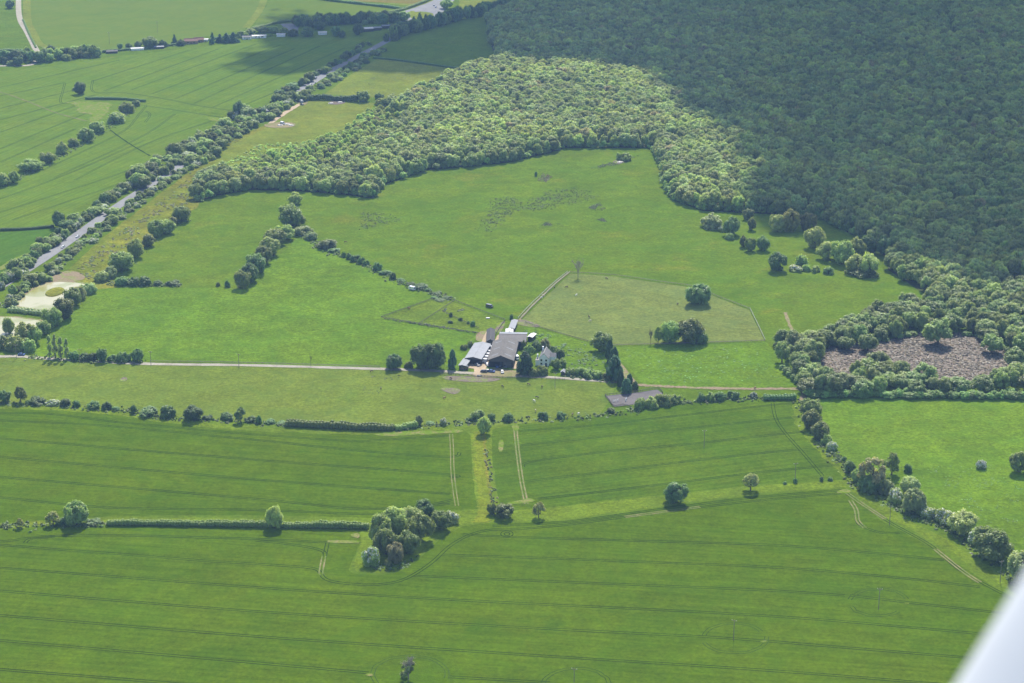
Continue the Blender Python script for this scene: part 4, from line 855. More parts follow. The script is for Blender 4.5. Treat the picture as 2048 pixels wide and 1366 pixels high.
for p in fill(W_MAIN, 8.3, 31, jit=0.55, holes=HOLES):
    d = edge_dist(p, WP); young = 0
    # younger, lower planting in the tongue beside the yellow meadow
    yp = inside(p, [tuple(G(*q)[:2]) for q in [(430, 352), (520, 322), (690, 268), (705, 252), (742, 222), (830, 235), (760, 290), (650, 345), (500, 365)]])
    sp = mnoise.noise(Vector((p[0] * 0.012, p[1] * 0.012, 3.0))) + 0.5 * mnoise.noise(Vector((p[0] * 0.04, p[1] * 0.04, 5.0)))
    big_ = rs_.random() ** 1.6
    h_ = rs_.uniform(6.5, 10) if yp else 13.2 + 2.2 * big_ + rs_.uniform(-0.6, 0.6) + 1.5 * sp; r_ = rs_.uniform(2.9, 4.4) if yp else 4.6 + 4.0 * big_
    base = (0.096, 0.122, 0.030) if yp else rs_.choice([(0.074, 0.097, 0.028), (0.085, 0.108, 0.030), (0.068, 0.090, 0.032), (0.088, 0.110, 0.038), (0.062, 0.084, 0.024)] if sp < 0.12 else [(0.092, 0.116, 0.030), (0.100, 0.120, 0.034), (0.086, 0.108, 0.040)])
    if rs_.random() < 0.012: base = (0.088, 0.082, 0.038)
    if d < 9: r_ *= 0.9; h_ *= 0.85
    pts.append((p[0], p[1], r_, h_, base))
for p in fill([(440, 348), (520, 322), (690, 268), (735, 226), (790, 232), (700, 300), (500, 360)], 6.0, 33):
    pts.append((p[0], p[1], rs_.uniform(2.0, 3.4), rs_.uniform(3.5, 7.5), (0.098, 0.135, 0.034)))
for p in fill(W_LOW, 9.5, 32):
    if p[0] > 420: continue
    pts.append((p[0], p[1], rs_.uniform(4.4, 8.2), rs_.uniform(8.5, 14), rs_.choice([(0.058, 0.078, 0.021), (0.066, 0.086, 0.024), (0.048, 0.067, 0.020), (0.068, 0.085, 0.030)])))
for x, y, w_, h_ in ((1735, 702, 40, 40), (1752, 742, 48, 46), (1770, 738, 30, 30), (1875, 690, 58, 60), (1982, 706, 44, 44), (1650, 692, 44, 38), (1690, 700, 34, 30), (1716, 686, 40, 44), (2030, 735, 46, 44), (1800, 756, 40, 40), (1850, 766, 50, 46)):
    q = G(x, y); pts.append((q.x, q.y, w_ / S(y) / 2 * 1.1, h_ / S(y) * 0.95, (0.060, 0.084, 0.024)))
# fringe of low bushes along the sunny edge
for a, b, n in (((1620, 796), (2080, 800), 46),):
    for k in range(n):
        q = G(a[0] + (b[0] - a[0]) * k / n, a[1] + (b[1] - a[1]) * k / n); pts.append((q.x, q.y + rs_.uniform(0, 3), rs_.uniform(2.5, 4), rs_.uniform(3, 5.5), (0.066, 0.105, 0.028)))
for i in range(0, 22):
    a, b = Vector(WP[i]), Vector(WP[i + 1]); L = (b - a).length
    for k in range(int(L / 2.6)):
        q = a.lerp(b, (k + rs_.random()) * 2.6 / L); pts.append((q.x + rs_.uniform(-2, 2), q.y + rs_.uniform(0, 4), rs_.uniform(1.8, 4.0), rs_.uniform(2.5, 7.5), rs_.choice([(0.066, 0.100, 0.030), (0.080, 0.115, 0.036), (0.055, 0.088, 0.024)])))
for a, b in zip(W_LOW, W_LOW[1:]):
    a, b = G(*a), G(*b); L = (b - a).length
    for k in range(int(L / 5)):
        q = a.lerp(b, (k + rs_.random()) * 5 / L); pts.append((q.x, q.y + rs_.uniform(0, 3), rs_.uniform(1.8, 3.4), rs_.uniform(2.5, 5), (0.066, 0.100, 0.030)))
pts = [p for p in pts if abs(p[0]) < 0.30 * p[1] + 40]
def open_edge(p):
    return min(edge_dist(p[:2], WP), 60) if p[1] > G(0, 600).y else 0
cand = sorted(pts, key=lambda p: p[1] + 18 * open_edge(p))
vis = [p for p in cand if abs(p[0]) < 0.262 * p[1] and p[3] > 6]
YL = G(0, 600).y; lowt = [p for p in vis if p[1] < YL][:150]; hight = [p for p in vis if p[1] >= YL][:140]
near = sorted(lowt, key=lambda p: p[0] / p[1]) + sorted(hight, key=lambda p: p[0] / p[1]); cnt = {}
ns = set(id(p) for p in near)
for p in near:
    cm, tm, bl = VAR['wood'][rng.randrange(5)]
    low = p[1] < G(0, 596).y
    o = empty('woodland_tree', (p[0], p[1], 0), rng.uniform(0, 6.28)); o.scale = (p[2], p[2], p[3])
    c = link('crown', cm, o); c['tint'] = list(p[4]); link('trunk', tm, o)
    if low: key = ('low wood before the brown bracken', 'trees of the low wood before the bracken') if p[1] < G(0, 735).y else ('low wood beside and behind the brown bracken', 'trees of the low wood behind the bracken')
    elif p[0] / p[1] < G(1290, 300).x / G(1290, 300).y: key = ('front edge of the great wood', 'trees on the front edge of the great wood')
    else: key = ('field edge right of the great wood corner', 'trees on the right-hand edge of the great wood')
    k = cnt[key] = cnt.get(key, -1) + 1
    tag(o, f'broadleaf tree, {ordinal(k)} from the left in the {key[0]}', 'tree', key[1])

def scatter(name, rows_, templates, kind='stuff', label=None, z=0.0):
    """many small plants that nobody could count: one object, copies of a few shapes placed by geometry nodes"""
    me = bpy.data.meshes.new(name); me.from_pydata([(p[0], p[1], z) for p in rows_], [], [])
    for nm, typ, vals in (('scl', 'FLOAT_VECTOR', [c for p in rows_ for c in (p[2], p[2], p[3])]), ('tint', 'FLOAT_COLOR', [c for p in rows_ for c in (*p[4], 1.0)]),
                          ('rz', 'FLOAT', [rng.uniform(0, 6.28) for _ in rows_]), ('vid', 'INT', [rng.randrange(len(templates)) for _ in rows_])):
        at = me.attributes.new(nm, typ, 'POINT')
        at.data.foreach_set({'FLOAT_VECTOR': 'vector', 'FLOAT_COLOR': 'color'}.get(typ, 'value'), vals)
    o = link(name, me); cl_ = bpy.data.collections.new(name + '_shapes')
    for i, m_ in enumerate(templates):
        q = bpy.data.objects.new(f'{name}_shape_{i:02d}', m_); cl_.objects.link(q)
    ng = bpy.data.node_groups.new(name + '_scatter', 'GeometryNodeTree')
    ng.interface.new_socket('Geometry', in_out='INPUT', socket_type='NodeSocketGeometry'); ng.interface.new_socket('Geometry', in_out='OUTPUT', socket_type='NodeSocketGeometry')
    gi = ng.nodes.new('NodeGroupInput'); go = ng.nodes.new('NodeGroupOutput'); ip = ng.nodes.new('GeometryNodeInstanceOnPoints'); ci = ng.nodes.new('GeometryNodeCollectionInfo')
    ci.inputs['Collection'].default_value = cl_; ci.inputs['Separate Children'].default_value = True; ci.inputs['Reset Children'].default_value = True
    def na(nm, dt):
        n = ng.nodes.new('GeometryNodeInputNamedAttribute'); n.data_type = dt; n.inputs['Name'].default_value = nm; return n.outputs[0]
    cx = ng.nodes.new('ShaderNodeCombineXYZ'); ng.links.new(na('rz', 'FLOAT'), cx.inputs[2])
    ng.links.new(gi.outputs[0], ip.inputs['Points']); ng.links.new(ci.outputs[0], ip.inputs['Instance']); ip.inputs['Pick Instance'].default_value = True
    ng.links.new(na('vid', 'INT'), ip.inputs['Instance Index']); ng.links.new(cx.outputs[0], ip.inputs['Rotation']); ng.links.new(na('scl', 'FLOAT_VECTOR'), ip.inputs['Scale'])
    ng.links.new(ip.outputs[0], go.inputs[0])
    md = o.modifiers.new('scatter', 'NODES'); md.node_group = ng
    tag(o, label, None, None, kind); return o
far = [p for p in pts if id(p) not in ns]
scatter('woodland', far, [v[0] for v in VAR['wood']], label='dense broadleaf wood seen from above, part sunlit, part under cloud shadow')
print('wood', len(near), len(far))
# the floor of the wood
sheet('woodland_floor', W_MAIN, ground_mat('leaf_litter', (0.06, 0.085, 0.025), (0.08, 0.075, 0.035), 0.05, 0.3), Z2)
for h in HOLES: sheet('bracken_clearing', h, M['bracken'], Z3, smooth=1)
sheet('bracken', [(1625, 700), (1700, 685), (1760, 684), (1850, 662), (1905, 660), (1980, 682), (2025, 708), (2060, 735), (2030, 752), (1960, 770), (1900, 778), (1800, 772), (1760, 752), (1700, 766), (1628, 752)], M['bracken'], Z2, smooth=1)

# ---- tussocks, thistles, bracken
def tuft_mesh(seed, n=14):
    rs = np.random.RandomState(seed); v, f = foliage([(0, 0, 0.35, 0.6), (0.35, 0.2, 0.25, 0.4), (-0.3, 0.15, 0.25, 0.42)], rs, 0.26, n, 0.8, 0.0, up=False)
    return mesh_np('tuft', v.tolist(), f, M['leaf'])
TUFT = [tuft_mesh(s_) for s_ in range(4)]
tuf = []
def tufts(poly, n, r, h, tints, clump=0.0, seed=0, soft=0):
    rs = random.Random(seed); P = [tuple(G(*p)[:2]) for p in poly]; xs = [p[0] for p in P]; ys = [p[1] for p in P]; k = 0; t_ = 0
    while k < n and t_ < n * 40:
        t_ += 1; p = (rs.uniform(min(xs), max(xs)), rs.uniform(min(ys), max(ys)))
        if not inside(p, P): continue
        if soft and (rs.random() > edge_dist(p, P) / soft or mnoise.noise(Vector((p[0] * 0.16, p[1] * 0.16, seed + 9))) < rs.uniform(-0.5, 0.3)): continue
        if clump and mnoise.noise(Vector((p[0] * 0.09, p[1] * 0.09, seed))) < clump: continue
        rr = rs.uniform(*r); c = rs.choice(tints); tuf.append((p[0], p[1], rr, rs.uniform(*h), c)); k += 1
D1 = [(0.018, 0.030, 0.010), (0.024, 0.036, 0.012), (0.034, 0.042, 0.018)]
tufts([(705, 444), (722, 422), (790, 428), (825, 438), (780, 452), (712, 464)], 288, (0.25, 0.85), (0.2, 0.7), D1, 0.0, 1, 9)
tufts([(945, 462), (965, 430), (978, 396), (1036, 392), (1056, 412), (1018, 440), (985, 466)], 640, (0.25, 0.85), (0.2, 0.7), D1, 0.0, 2, 9)
tufts([(1030, 424), (1050, 398), (1100, 378), (1150, 372), (1210, 394), (1140, 412), (1100, 422)], 768, (0.25, 0.85), (0.2, 0.7), D1, 0.0, 3, 9)
tufts([(1170, 415), (1200, 405), (1212, 418), (1200, 425)], 192, (0.25, 0.85), (0.2, 0.7), D1, 0.0, 4, 9)
tufts([(1190, 440), (1205, 434), (1225, 448)], 128, (0.25, 0.85), (0.2, 0.7), D1, 0, 5, 9)
tufts([(1080, 445), (1120, 440), (1125, 455), (1080, 452)], 128, (0.25, 0.85), (0.2, 0.7), D1, 0.1, 6, 9)
tufts([(1072, 362), (1085, 345), (1108, 352), (1095, 366)], 224, (0.25, 0.85), (0.2, 0.7), [(0.0495, 0.0413, 0.0275), (0.0385, 0.044, 0.022)], 0, 7, 6)
tufts([(1178, 338), (1200, 328), (1270, 312), (1282, 310), (1250, 328), (1200, 338)], 288, (0.25, 0.85), (0.2, 0.7), D1, 0, 8, 9)
tufts([(1120, 690), (1150, 680), (1205, 698), (1225, 740), (1150, 748), (1120, 720)], 160, (0.5, 1.3), (0.3, 0.8), [(0.0385, 0.066, 0.0193), (0.033, 0.055, 0.022)], -0.1, 9)
tufts([(1045, 660), (1110, 670), (1125, 700), (1060, 700)], 120, (0.5, 1.3), (0.3, 0.8), [(0.0385, 0.066, 0.0193), (0.033, 0.055, 0.022)], -0.1, 10)
tufts([(900, 610), (930, 620), (900, 626), (885, 622)], 50, (0.5, 1.2), (0.3, 0.7), D1, -0.2, 11)
tufts([(760, 637), (835, 650), (955, 668), (950, 664), (840, 645)], 110, (0.5, 1.2), (0.3, 0.8), D1, 0, 12)
tufts([(150, 540), (220, 480), (330, 395), (395, 345), (390, 400), (300, 440), (230, 540), (190, 570)], 520, (0.5, 1.5), (0.3, 0.9), [(0.045, 0.056, 0.022), (0.064, 0.056, 0.03), (0.04, 0.062, 0.018), (0.048, 0.046, 0.03)], -0.05, 13)
tufts([(440, 330), (520, 290), (600, 285), (690, 262), (600, 320), (460, 348)], 520, (0.6, 1.9), (0.5, 1.8), [(0.10, 0.14, 0.035), (0.09, 0.125, 0.032)], -0.3, 14)
tufts([(660, 190), (720, 150), (900, 150), (850, 185), (770, 196)], 160, (0.5, 1.2), (0.2, 0.5), [(0.0495, 0.0633, 0.0248)], 0.1, 15)
tufts([(790, 110), (860, 70), (960, 45), (985, 120), (930, 132)], 160, (0.5, 1.2), (0.2, 0.5), [(0.033, 0.0495, 0.0193)], 0.1, 16)
tufts([(1720, 935), (1990, 930), (2048, 960), (2048, 1090), (1930, 1020), (1860, 980)], 260, (0.3, 0.7), (0.15, 0.35), [(0.0385, 0.0715, 0.0154), (0.033, 0.0633, 0.0165)], 0.05, 17)
tufts([(966, 900), (976, 900), (1000, 1020), (985, 1022)], 75, (0.4, 1.0), (0.4, 1.2), [(0.044, 0.055, 0.0248), (0.0385, 0.055, 0.0275), (0.0605, 0.055, 0.033)], 0, 18)
tufts([(735, 1130), (800, 1126), (840, 1110), (812, 1138), (760, 1145)], 120, (0.4, 1.0), (0.3, 0.8), [(0.0385, 0.066, 0.0165), (0.044, 0.0605, 0.0275)], 0, 19)
tufts([(700, 770), (760, 765), (770, 785), (720, 790)], 14, (0.4, 0.9), (0.2, 0.5), D1, 0, 20)
tufts([(740, 752), (800, 750), (800, 760), (745, 760)], 14, (0.4, 0.9), (0.2, 0.5), D1, 0, 21)
tufts([(1240, 700), (1500, 692), (1580, 765), (1300, 765)], 240, (0.4, 1.0), (0.15, 0.4), [(0.0385, 0.077, 0.0165)], 0.0, 22)
def tuft_line(poly, n, half, r, h, tints, seed):
    rs = random.Random(seed); P = path_pts(poly, 8)
    for _ in range(n):
        i = rs.randrange(len(P) - 1); c = P[i].lerp(P[i + 1], rs.random()); d = (P[i + 1] - P[i]).normalized(); o_ = rs.gauss(0, half)
        tuf.append((c.x - d.y * o_, c.y + d.x * o_, rs.uniform(*r), rs.uniform(*h), rs.choice(tints)))
UG = [(0.032, 0.050, 0.014), (0.042, 0.062, 0.016), (0.050, 0.066, 0.022), (0.028, 0.042, 0.014)]
for k_, (pl, n_t) in enumerate((([(0, 806), (100, 812), (245, 822), (340, 837), (450, 841), (575, 851)], 420), ([(786, 860), (860, 852), (940, 845), (1010, 844), (1130, 838), (1215, 829), (1280, 820)], 260), ([(1360, 806), (1410, 803), (1470, 799), (1530, 798)], 140),
        ([(1605, 800), (1612, 830), (1630, 870), (1660, 905), (1690, 930), (1715, 970), (1750, 990), (1820, 1028), (1900, 1062), (1960, 1105), (2030, 1160)], 700), ([(600, 468), (650, 498), (720, 526), (790, 560), (860, 585), (905, 600)], 420),
        ([(205, 562), (245, 571), (320, 571), (360, 572)], 160), ([(225, 552), (270, 512), (330, 462), (370, 440)], 260), ([(480, 577), (520, 535), (560, 480), (585, 440), (590, 395)], 240), ([(0, 372), (60, 345), (130, 308), (200, 268), (270, 215)], 420),
        ([(0, 565), (100, 490), (240, 385), (400, 290), (520, 220), (640, 143)], 900), ([(0, 615), (110, 535), (240, 432), (400, 322), (540, 232), (640, 172), (750, 105)], 1100), ([(60, 714), (160, 722), (290, 726)], 160), ([(1130, 750), (1180, 757), (1230, 764)], 140), ([(0, 1054), (110, 1050), (215, 1049)], 160), ([(235, 102), (330, 94), (420, 84), (520, 73), (600, 70)], 260))):
    tuft_line(pl, n_t, 2.2, (0.4, 1.5), (0.3, 1.5), UG, 60 + k_)
scatter('grass_tussocks', tuf, TUFT, label='scattered thistles, nettles and rough tussocks in the grassland')
tuf = []
tufts([(1632, 702), (1700, 687), (1760, 686), (1850, 664), (1905, 662), (1980, 684), (2020, 708), (2050, 735), (2030, 750), (1960, 768), (1900, 775), (1800, 770), (1760, 750), (1700, 762), (1632, 750)], 5200, (0.6, 1.7), (0.4, 1.15), [(0.062, 0.053, 0.043), (0.082, 0.070, 0.057), (0.046, 0.040, 0.031), (0.070, 0.062, 0.051)], 0, 30)
scatter('bracken_fronds', tuf, TUFT, label='dead brown bracken covering the clearing in the low wood')
# ------------------------------------------------------------------ buildings
def gable(name, fl, fr, bl, h, rise, roofm, wallm, label, along='y', front=None, over=0.5, cat='barn', extras=None, group=None, lights=0):
    """pitched building; fl, fr, bl = front-left, front-right and back-left eave corners in the picture at height h"""
    a, b, c = G(*fl, h), G(*fr, h), G(*bl, h); wv = b - a; wd = wv.length; x = wv / wd; y = Vector((-x.y, x.x, 0)); ln = max((c - a).dot(y), 2.0)
    ctr = a + x * (wd / 2) + y * (ln / 2); rz = math.atan2(x.y, x.x)
    return gable_at(name, (ctr.x, ctr.y), rz, wd, ln, h, rise, roofm, wallm, label, along, front, over, cat, extras, group, lights)
def gable_at(name, xy, rz, wd, ln, h, rise, roofm, wallm, label, along='y', front=None, over=0.4, cat='house', extras=None, group=None, lights=0):
    o = empty(name, (xy[0], xy[1], 0), rz); tag(o, label, cat, group)
    W, L = (wd / 2, ln / 2)
    m = MB()      # walls with gables
    if along == 'y':
        g = [(-W, h), (0, h + rise), (W, h)]
        m.add([(-W, -L, -0.3), (W, -L, -0.3), (W, -L, h), (0, -L, h + rise - 0.05), (-W, -L, h)], [(0, 1, 2, 3, 4)])
        m.add([(-W, L, -0.3), (W, L, -0.3), (W, L, h), (0, L, h + rise - 0.05), (-W, L, h)], [(4, 3, 2, 1, 0)])
        m.add([(-W, -L, -0.3), (-W, L, -0.3), (-W, L, h), (-W, -L, h)], [(3, 2, 1, 0)]); m.add([(W, -L, -0.3), (W, L, -0.3), (W, L, h), (W, -L, h)], [(0, 1, 2, 3)])
    else:
        m.add([(-W, -L, -0.3), (-W, L, -0.3), (-W, L, h), (-W, 0, h + rise - 0.05), (-W, -L, h)], [(4, 3, 2, 1, 0)])
        m.add([(W, -L, -0.3), (W, L, -0.3), (W, L, h), (W, 0, h + rise - 0.05), (W, -L, h)], [(0, 1, 2, 3, 4)])
        m.add([(-W, -L, -0.3), (W, -L, -0.3), (W, -L, h), (-W, -L, h)], [(0, 1, 2, 3)]); m.add([(-W, L, -0.3), (W, L, -0.3), (W, L, h), (-W, L, h)], [(3, 2, 1, 0)])
    m.build('wall', M[wallm], o)
    rms = roofm if isinstance(roofm, tuple) else (roofm, roofm)
    for s, rm in zip((-1, 1), rms):
        r = MB(); t = 0.12; half = W if along == 'y' else L; lng = (L if along == 'y' else W) + over; k = (half + over) / half; dz = rise * (k - 1)
        e = s * half * k
        prof = [(0, h + rise + 0.02), (e, h - dz + 0.02), (e, h - dz + 0.02 + t), (0, h + rise + 0.02 + t)]
        vv = [(p[0], y_, p[1]) if along == 'y' else (y_, p[0], p[1]) for y_ in (-lng, lng) for p in prof]
        r.add(vv, [(0, 1, 2, 3), (7, 6, 5, 4), (0, 4, 5, 1), (1, 5, 6, 2), (2, 6, 7, 3)])
        ro = r.build('roof_slope', M[rm], o)
        if lights:                                  # rows of clear sheets
            for q in range(lights):
                u = -lng + (q + 0.5) * 2 * lng / lights; mm = MB(); f0, f1 = 0.25, 0.75; wq = 0.5
                z0, z1 = h + rise - (h + rise - h + dz) * f0, h + rise - (rise + dz) * f1
                pts = [(e * f0, u - wq, z0), (e * f1, u - wq, z1), (e * f1, u + wq, z1), (e * f0, u + wq, z0)]
                if along != 'y': pts = [(p[1], p[0], p[2]) for p in pts]
                mm.add([(p[0], p[1], p[2] + 0.16) for p in pts], [(0, 1, 2, 3)]); mm.build('roof_light', M['bluegrey'], ro)
    rc = MB(); Lr = (L if along == 'y' else W) + over
    rc.box((0, 0, h + rise + 0.17), (0.5, 2 * Lr, 0.12) if along == 'y' else (2 * Lr, 0.5, 0.12)); rc.build('ridge_cap', M[rms[0]], o)
    if front:
        for (kind, x0, x1, z0, z1, mt) in front:
            d = MB(); d.box(((x0 + x1) / 2, -L - 0.03, (z0 + z1) / 2), (x1 - x0, 0.1, z1 - z0)); q = d.build(kind, M[mt], o)
            if kind == 'window':
                s_ = MB(); s_.box(((x0 + x1) / 2, -L - 0.1, z0 - 0.05), (x1 - x0 + 0.2, 0.2, 0.1)); s_.build('sill', M['render'], q)
    if extras:
        for (kind, cx, cyy, cz, dx, dy, dz_, mt) in extras:
            d = MB(); d.box((cx, cyy, cz), (dx, dy, dz_)); d.build(kind, M[mt], o)
    return o
gable('barn', (976.7, 719.6), (1026.5, 721), (998.5, 683), 4.6, 2.9, ('fibre', 'fibre'), 'boards', 'large dark barn with weathered brown-grey gabled roof', front=[('opening', -7.0, 1.2, 0.1, 3.6, 'opening'), ('door', 2.2, 6.2, 0.1, 3.4, 'fibre')], lights=3, group=None)
gable('barn', (998, 682), (1051, 683), (1008, 664.5), 4.8, 1.7, ('fibre2', 'bluegrey'), 'boards', 'wide grey barn set across the back of the large barn', along='x')  # bluish lighter back slope: sunlight on it is put into the sheet colour
gable('barn', (931, 716), (962, 718), (945, 686), 3.6, 1.0, ('steel', 'steel'), 'boards', 'long barn with pale blue-grey steel roof beside the sandy yard', front=[('opening', -4.2, 4.2, 0.1, 3.0, 'opening')], lights=0)
gable('shed', (918, 730.5), (931, 731.5), (924, 717), 2.8, 0.35, ('steel', 'steel'), 'boards', 'small pale steel lean-to at the front of the steel-roofed barn', cat='shed', front=[('opening', -1.7, 1.7, 0.1, 2.3, 'opening')])
gable('shed', (974, 682), (988, 682), (984, 659), 2.7, 1.1, ('darkroof', 'darkroof'), 'boards', 'long black-roofed stable block behind the steel-roofed barn', cat='shed', front=[('door', -0.6, 0.6, 0.1, 2.1, 'steel')])
gable('shed', (1018, 656.6), (1028, 657), (1031, 640.5), 2.7, 0.4, ('steel', 'steel'), 'boards', 'long narrow pale-roofed shed at the end of the fenced path', cat='shed')
gable('shed', (1012.5, 664), (1025, 664), (1015, 658), 2.6, 0.3, ('whiteroof', 'whiteroof'), 'boards', 'white-roofed lean-to behind the wide grey barn', cat='shed')
gable('shed', (1055.5, 673.5), (1064, 674.5), (1057.5, 666), 2.5, 0.3, ('whiteroof', 'whiteroof'), 'boards', 'little white-roofed shed at the right end of the wide grey barn', cat='shed')
Hs = gable('farmhouse', (1078, 716), (1097, 717), (1084, 703), 5.0, 3.0, ('slate', 'slate'), 'render', 'white rendered farmhouse with grey slate roof among shrubs', cat='house', over=0.3,
      front=[('window', -2.0, -0.9, 3.1, 4.3, 'glass'), ('window', 0.9, 2.0, 3.1, 4.3, 'glass'), ('window', -2.0, -0.9, 0.9, 2.1, 'glass'), ('door', 0.9, 1.9, 0.0, 2.1, 'glass')],
      extras=[('chimney', -1.9, 4.2, 7.6, 0.9, 0.9, 2.6, 'render'), ('porch', -3.9, -3.0, 1.6, 2.2, 5.0, 3.2, 'render'), ('porch_roof', -3.9, -3.0, 3.3, 2.6, 5.4, 0.2, 'slate'), ('chimney', -4.4, -1.0, 4.4, 0.8, 0.8, 2.6, 'render')])
wing = MB(); wing.box((4.6, 1.6, 2.2), (3.6, 5.2, 4.4)); wing.build('side_wing', M['render'], Hs)
wr = MB(); wr.add([(2.7, -1.2, 4.45), (6.6, -1.2, 4.45), (6.6, 1.6, 6.2), (2.7, 1.6, 6.2), (2.7, 4.4, 4.45), (6.6, 4.4, 4.45)], [(0, 1, 2, 3), (3, 2, 5, 4)]); wr.build('wing_roof', M['slate'], Hs)
gable('shed', (1122, 744), (1129, 744.5), (1124, 740), 2.0, 0.6, ('steel', 'steel'), 'boards', 'tiny garden shed right of the farmhouse', cat='shed')
# far cottages and sheds along the lane
def cottage(x, y, wd, ln, h, rise, rm, wm, label, rz=0.0, cat='house', win=True):
    wd *= 0.72; ln *= 0.8; h *= 0.85; rise *= 0.85
    p = G(x, y); gable_at('cottage' if cat == 'house' else 'shed', (p.x, p.y), rz, wd, ln, h, rise, rm, wm, label, along='x', cat=cat, front=[('window', -wd * 0.3, -wd * 0.15, 1.0, 2.0, 'glass'), ('door', -0.5, 0.5, 0, 2.0, 'opening'), ('window', wd * 0.15, wd * 0.3, 1.0, 2.0, 'glass')] if win else None)
for a in ((224, 106, 16, 6, 2.6, 1.0, 'fibre2', 'boards', 'low grey-roofed shed at the left end of the far cottages', 0.25, 'shed', False), (275, 100, 19, 6, 2.6, 0.6, 'whiteroof', 'render', 'long low white shed among the far left trees', 0.25, 'shed', False),
          (318, 97, 14, 6, 2.6, 0.8, 'steel', 'boards', 'grey shed behind the bushes right of the long white shed', 0.25, 'shed', False), (382, 87, 20, 8, 4.0, 2.6, 'tile', 'brick', 'red-tiled cottage left of the white garage', 0.2, 'house', True), (398, 84, 14, 7, 3.6, 2.4, 'tile', 'brick', 'second red-tiled cottage nearest the white garage', 0.2, 'house', True),
          (409, 82.5, 11, 5, 2.8, 0.6, 'whiteroof', 'render', 'white garage beside the red-tiled cottages', 0.2, 'shed', False), (494, 78, 14, 6, 3.0, 1.6, 'slate', 'render', 'pale bungalow left of the long white building', 0.15, 'house', True), (518, 75.5, 22, 7, 3.0, 0.8, 'whiteroof', 'render', 'long white building in the middle of the far cottages', 0.15, 'house', True),
          (562, 72.5, 13, 8, 3.0, 0.7, 'whiteroof', 'render', 'square white shed right of the long white building', 0.1, 'shed', False), (645, 69, 13, 7, 3.2, 0.8, 'whiteroof', 'render', 'white building in the shaded grove', 0.2, 'shed', False), (734, 62, 18, 12, 4.0, 1.0, 'whiteroof', 'boards', 'large white-roofed depot in the shade near the roundabout', 0.3, 'shed', False),
          (752, 60, 16, 8, 3.4, 1.0, 'steel', 'boards', 'grey depot shed right of the white-roofed depot', 0.3, 'shed', False), (772, 56, 14, 8, 3.4, 1.0, 'bluegrey', 'boards', 'blue-grey depot shed nearest the roundabout', 0.3, 'shed', False), (707, 36.5, 9, 4, 2.6, 0.4, 'whiteroof', 'render', 'small white kiosk on the slip road verge', 0.1, 'shed', False)):
    cottage(*a)

# ------------------------------------------------------------------ vehicles
def body_mesh(kind):
    b, g = MB(), MB()
    if kind == 'car':
        sec = [(-2.15, 0.35, 0.85), (-2.0, 0.3, 0.95), (-0.95, 0.3, 1.0), (1.3, 0.3, 1.0), (2.1, 0.3, 0.92), (2.2, 0.4, 0.8)]
        for i, (y, z0, z1) in enumerate(sec):
            wv = 0.86 if 0 < i < 5 else 0.74; b.v += [(-wv, y, z0), (wv, y, z0), (wv * 0.96, y, z1), (-wv * 0.96, y, z1)]
        for i in range(5):
            k = 4 * i; b.f += [(k + j, k + (j + 1) % 4, k + 4 + (j + 1) % 4, k + 4 + j) for j in range(4)]
        b.f += [(3, 2, 1, 0), (20, 21, 22, 23)]
        g.add([(-0.78, -1.15, 0.98), (0.78, -1.15, 0.98), (0.82, 1.75, 0.99), (-0.82, 1.75, 0.99), (-0.62, -0.45, 1.42), (0.62, -0.45, 1.42), (0.64, 1.1, 1.44), (-0.64, 1.1, 1.44)], [(0, 1, 5, 4), (1, 2, 6, 5), (2, 3, 7, 6), (3, 0, 4, 7)])
        b.add([(-0.63, -0.5, 1.43), (0.63, -0.5, 1.43), (0.65, 1.15, 1.45), (-0.65, 1.15, 1.45), (-0.58, -0.35, 1.48), (0.58, -0.35, 1.48), (0.6, 1.0, 1.5), (-0.6, 1.0, 1.5)], [(0, 1, 5, 4), (1, 2, 6, 5), (2, 3, 7, 6), (3, 0, 4, 7), (4, 5, 6, 7)])
        wheels = [(-0.8, -1.35), (0.8, -1.35), (-0.8, 1.35), (0.8, 1.35)]
    elif kind == 'van':
        b.box((0, 0.5, 1.2), (1.95, 4.2, 1.8), taper=0.94); b.box((0, -2.0, 0.75), (1.9, 1.3, 0.9), taper=0.9)
        g.add([(-0.85, -2.0, 1.22), (0.85, -2.0, 1.22), (0.85, -1.55, 1.95), (-0.85, -1.55, 1.95)], [(0, 1, 2, 3)])
        wheels = [(-0.9, -1.7), (0.9, -1.7), (-0.9, 1.7), (0.9, 1.7)]
    else:                      # box trailer or caravan
        b.box((0, 0, 1.45), (2.2, 4.6, 2.0), taper=0.93); b.box((0, 0, 2.5), (1.9, 4.0, 0.14), taper=0.9); b.tube((0, -2.3, 0.5), (0, -3.6, 0.5), 0.06, 0.06)
        g.box((0, -2.28, 1.7), (1.4, 0.06, 0.6)); g.box((1.09, 0.6, 1.7), (0.06, 1.0, 0.55)); g.box((-1.09, 0.6, 1.7), (0.06, 1.0, 0.55))
        wheels = [(-1.0, -0.4), (1.0, -0.4), (-1.0, 0.5), (1.0, 0.5)]
    return b, g, wheels
VM = {}
wm = MB(); wm.tube((-0.11, 0, 0), (0.11, 0, 0), 0.33, 0.33, 12); WHEEL = wm.mesh('wheel', M['rubber']); hm_ = MB(); hm_.tube((-0.125, 0, 0), (0.125, 0, 0), 0.19, 0.19, 10); HUB = hm_.mesh('hub', M['steel'])
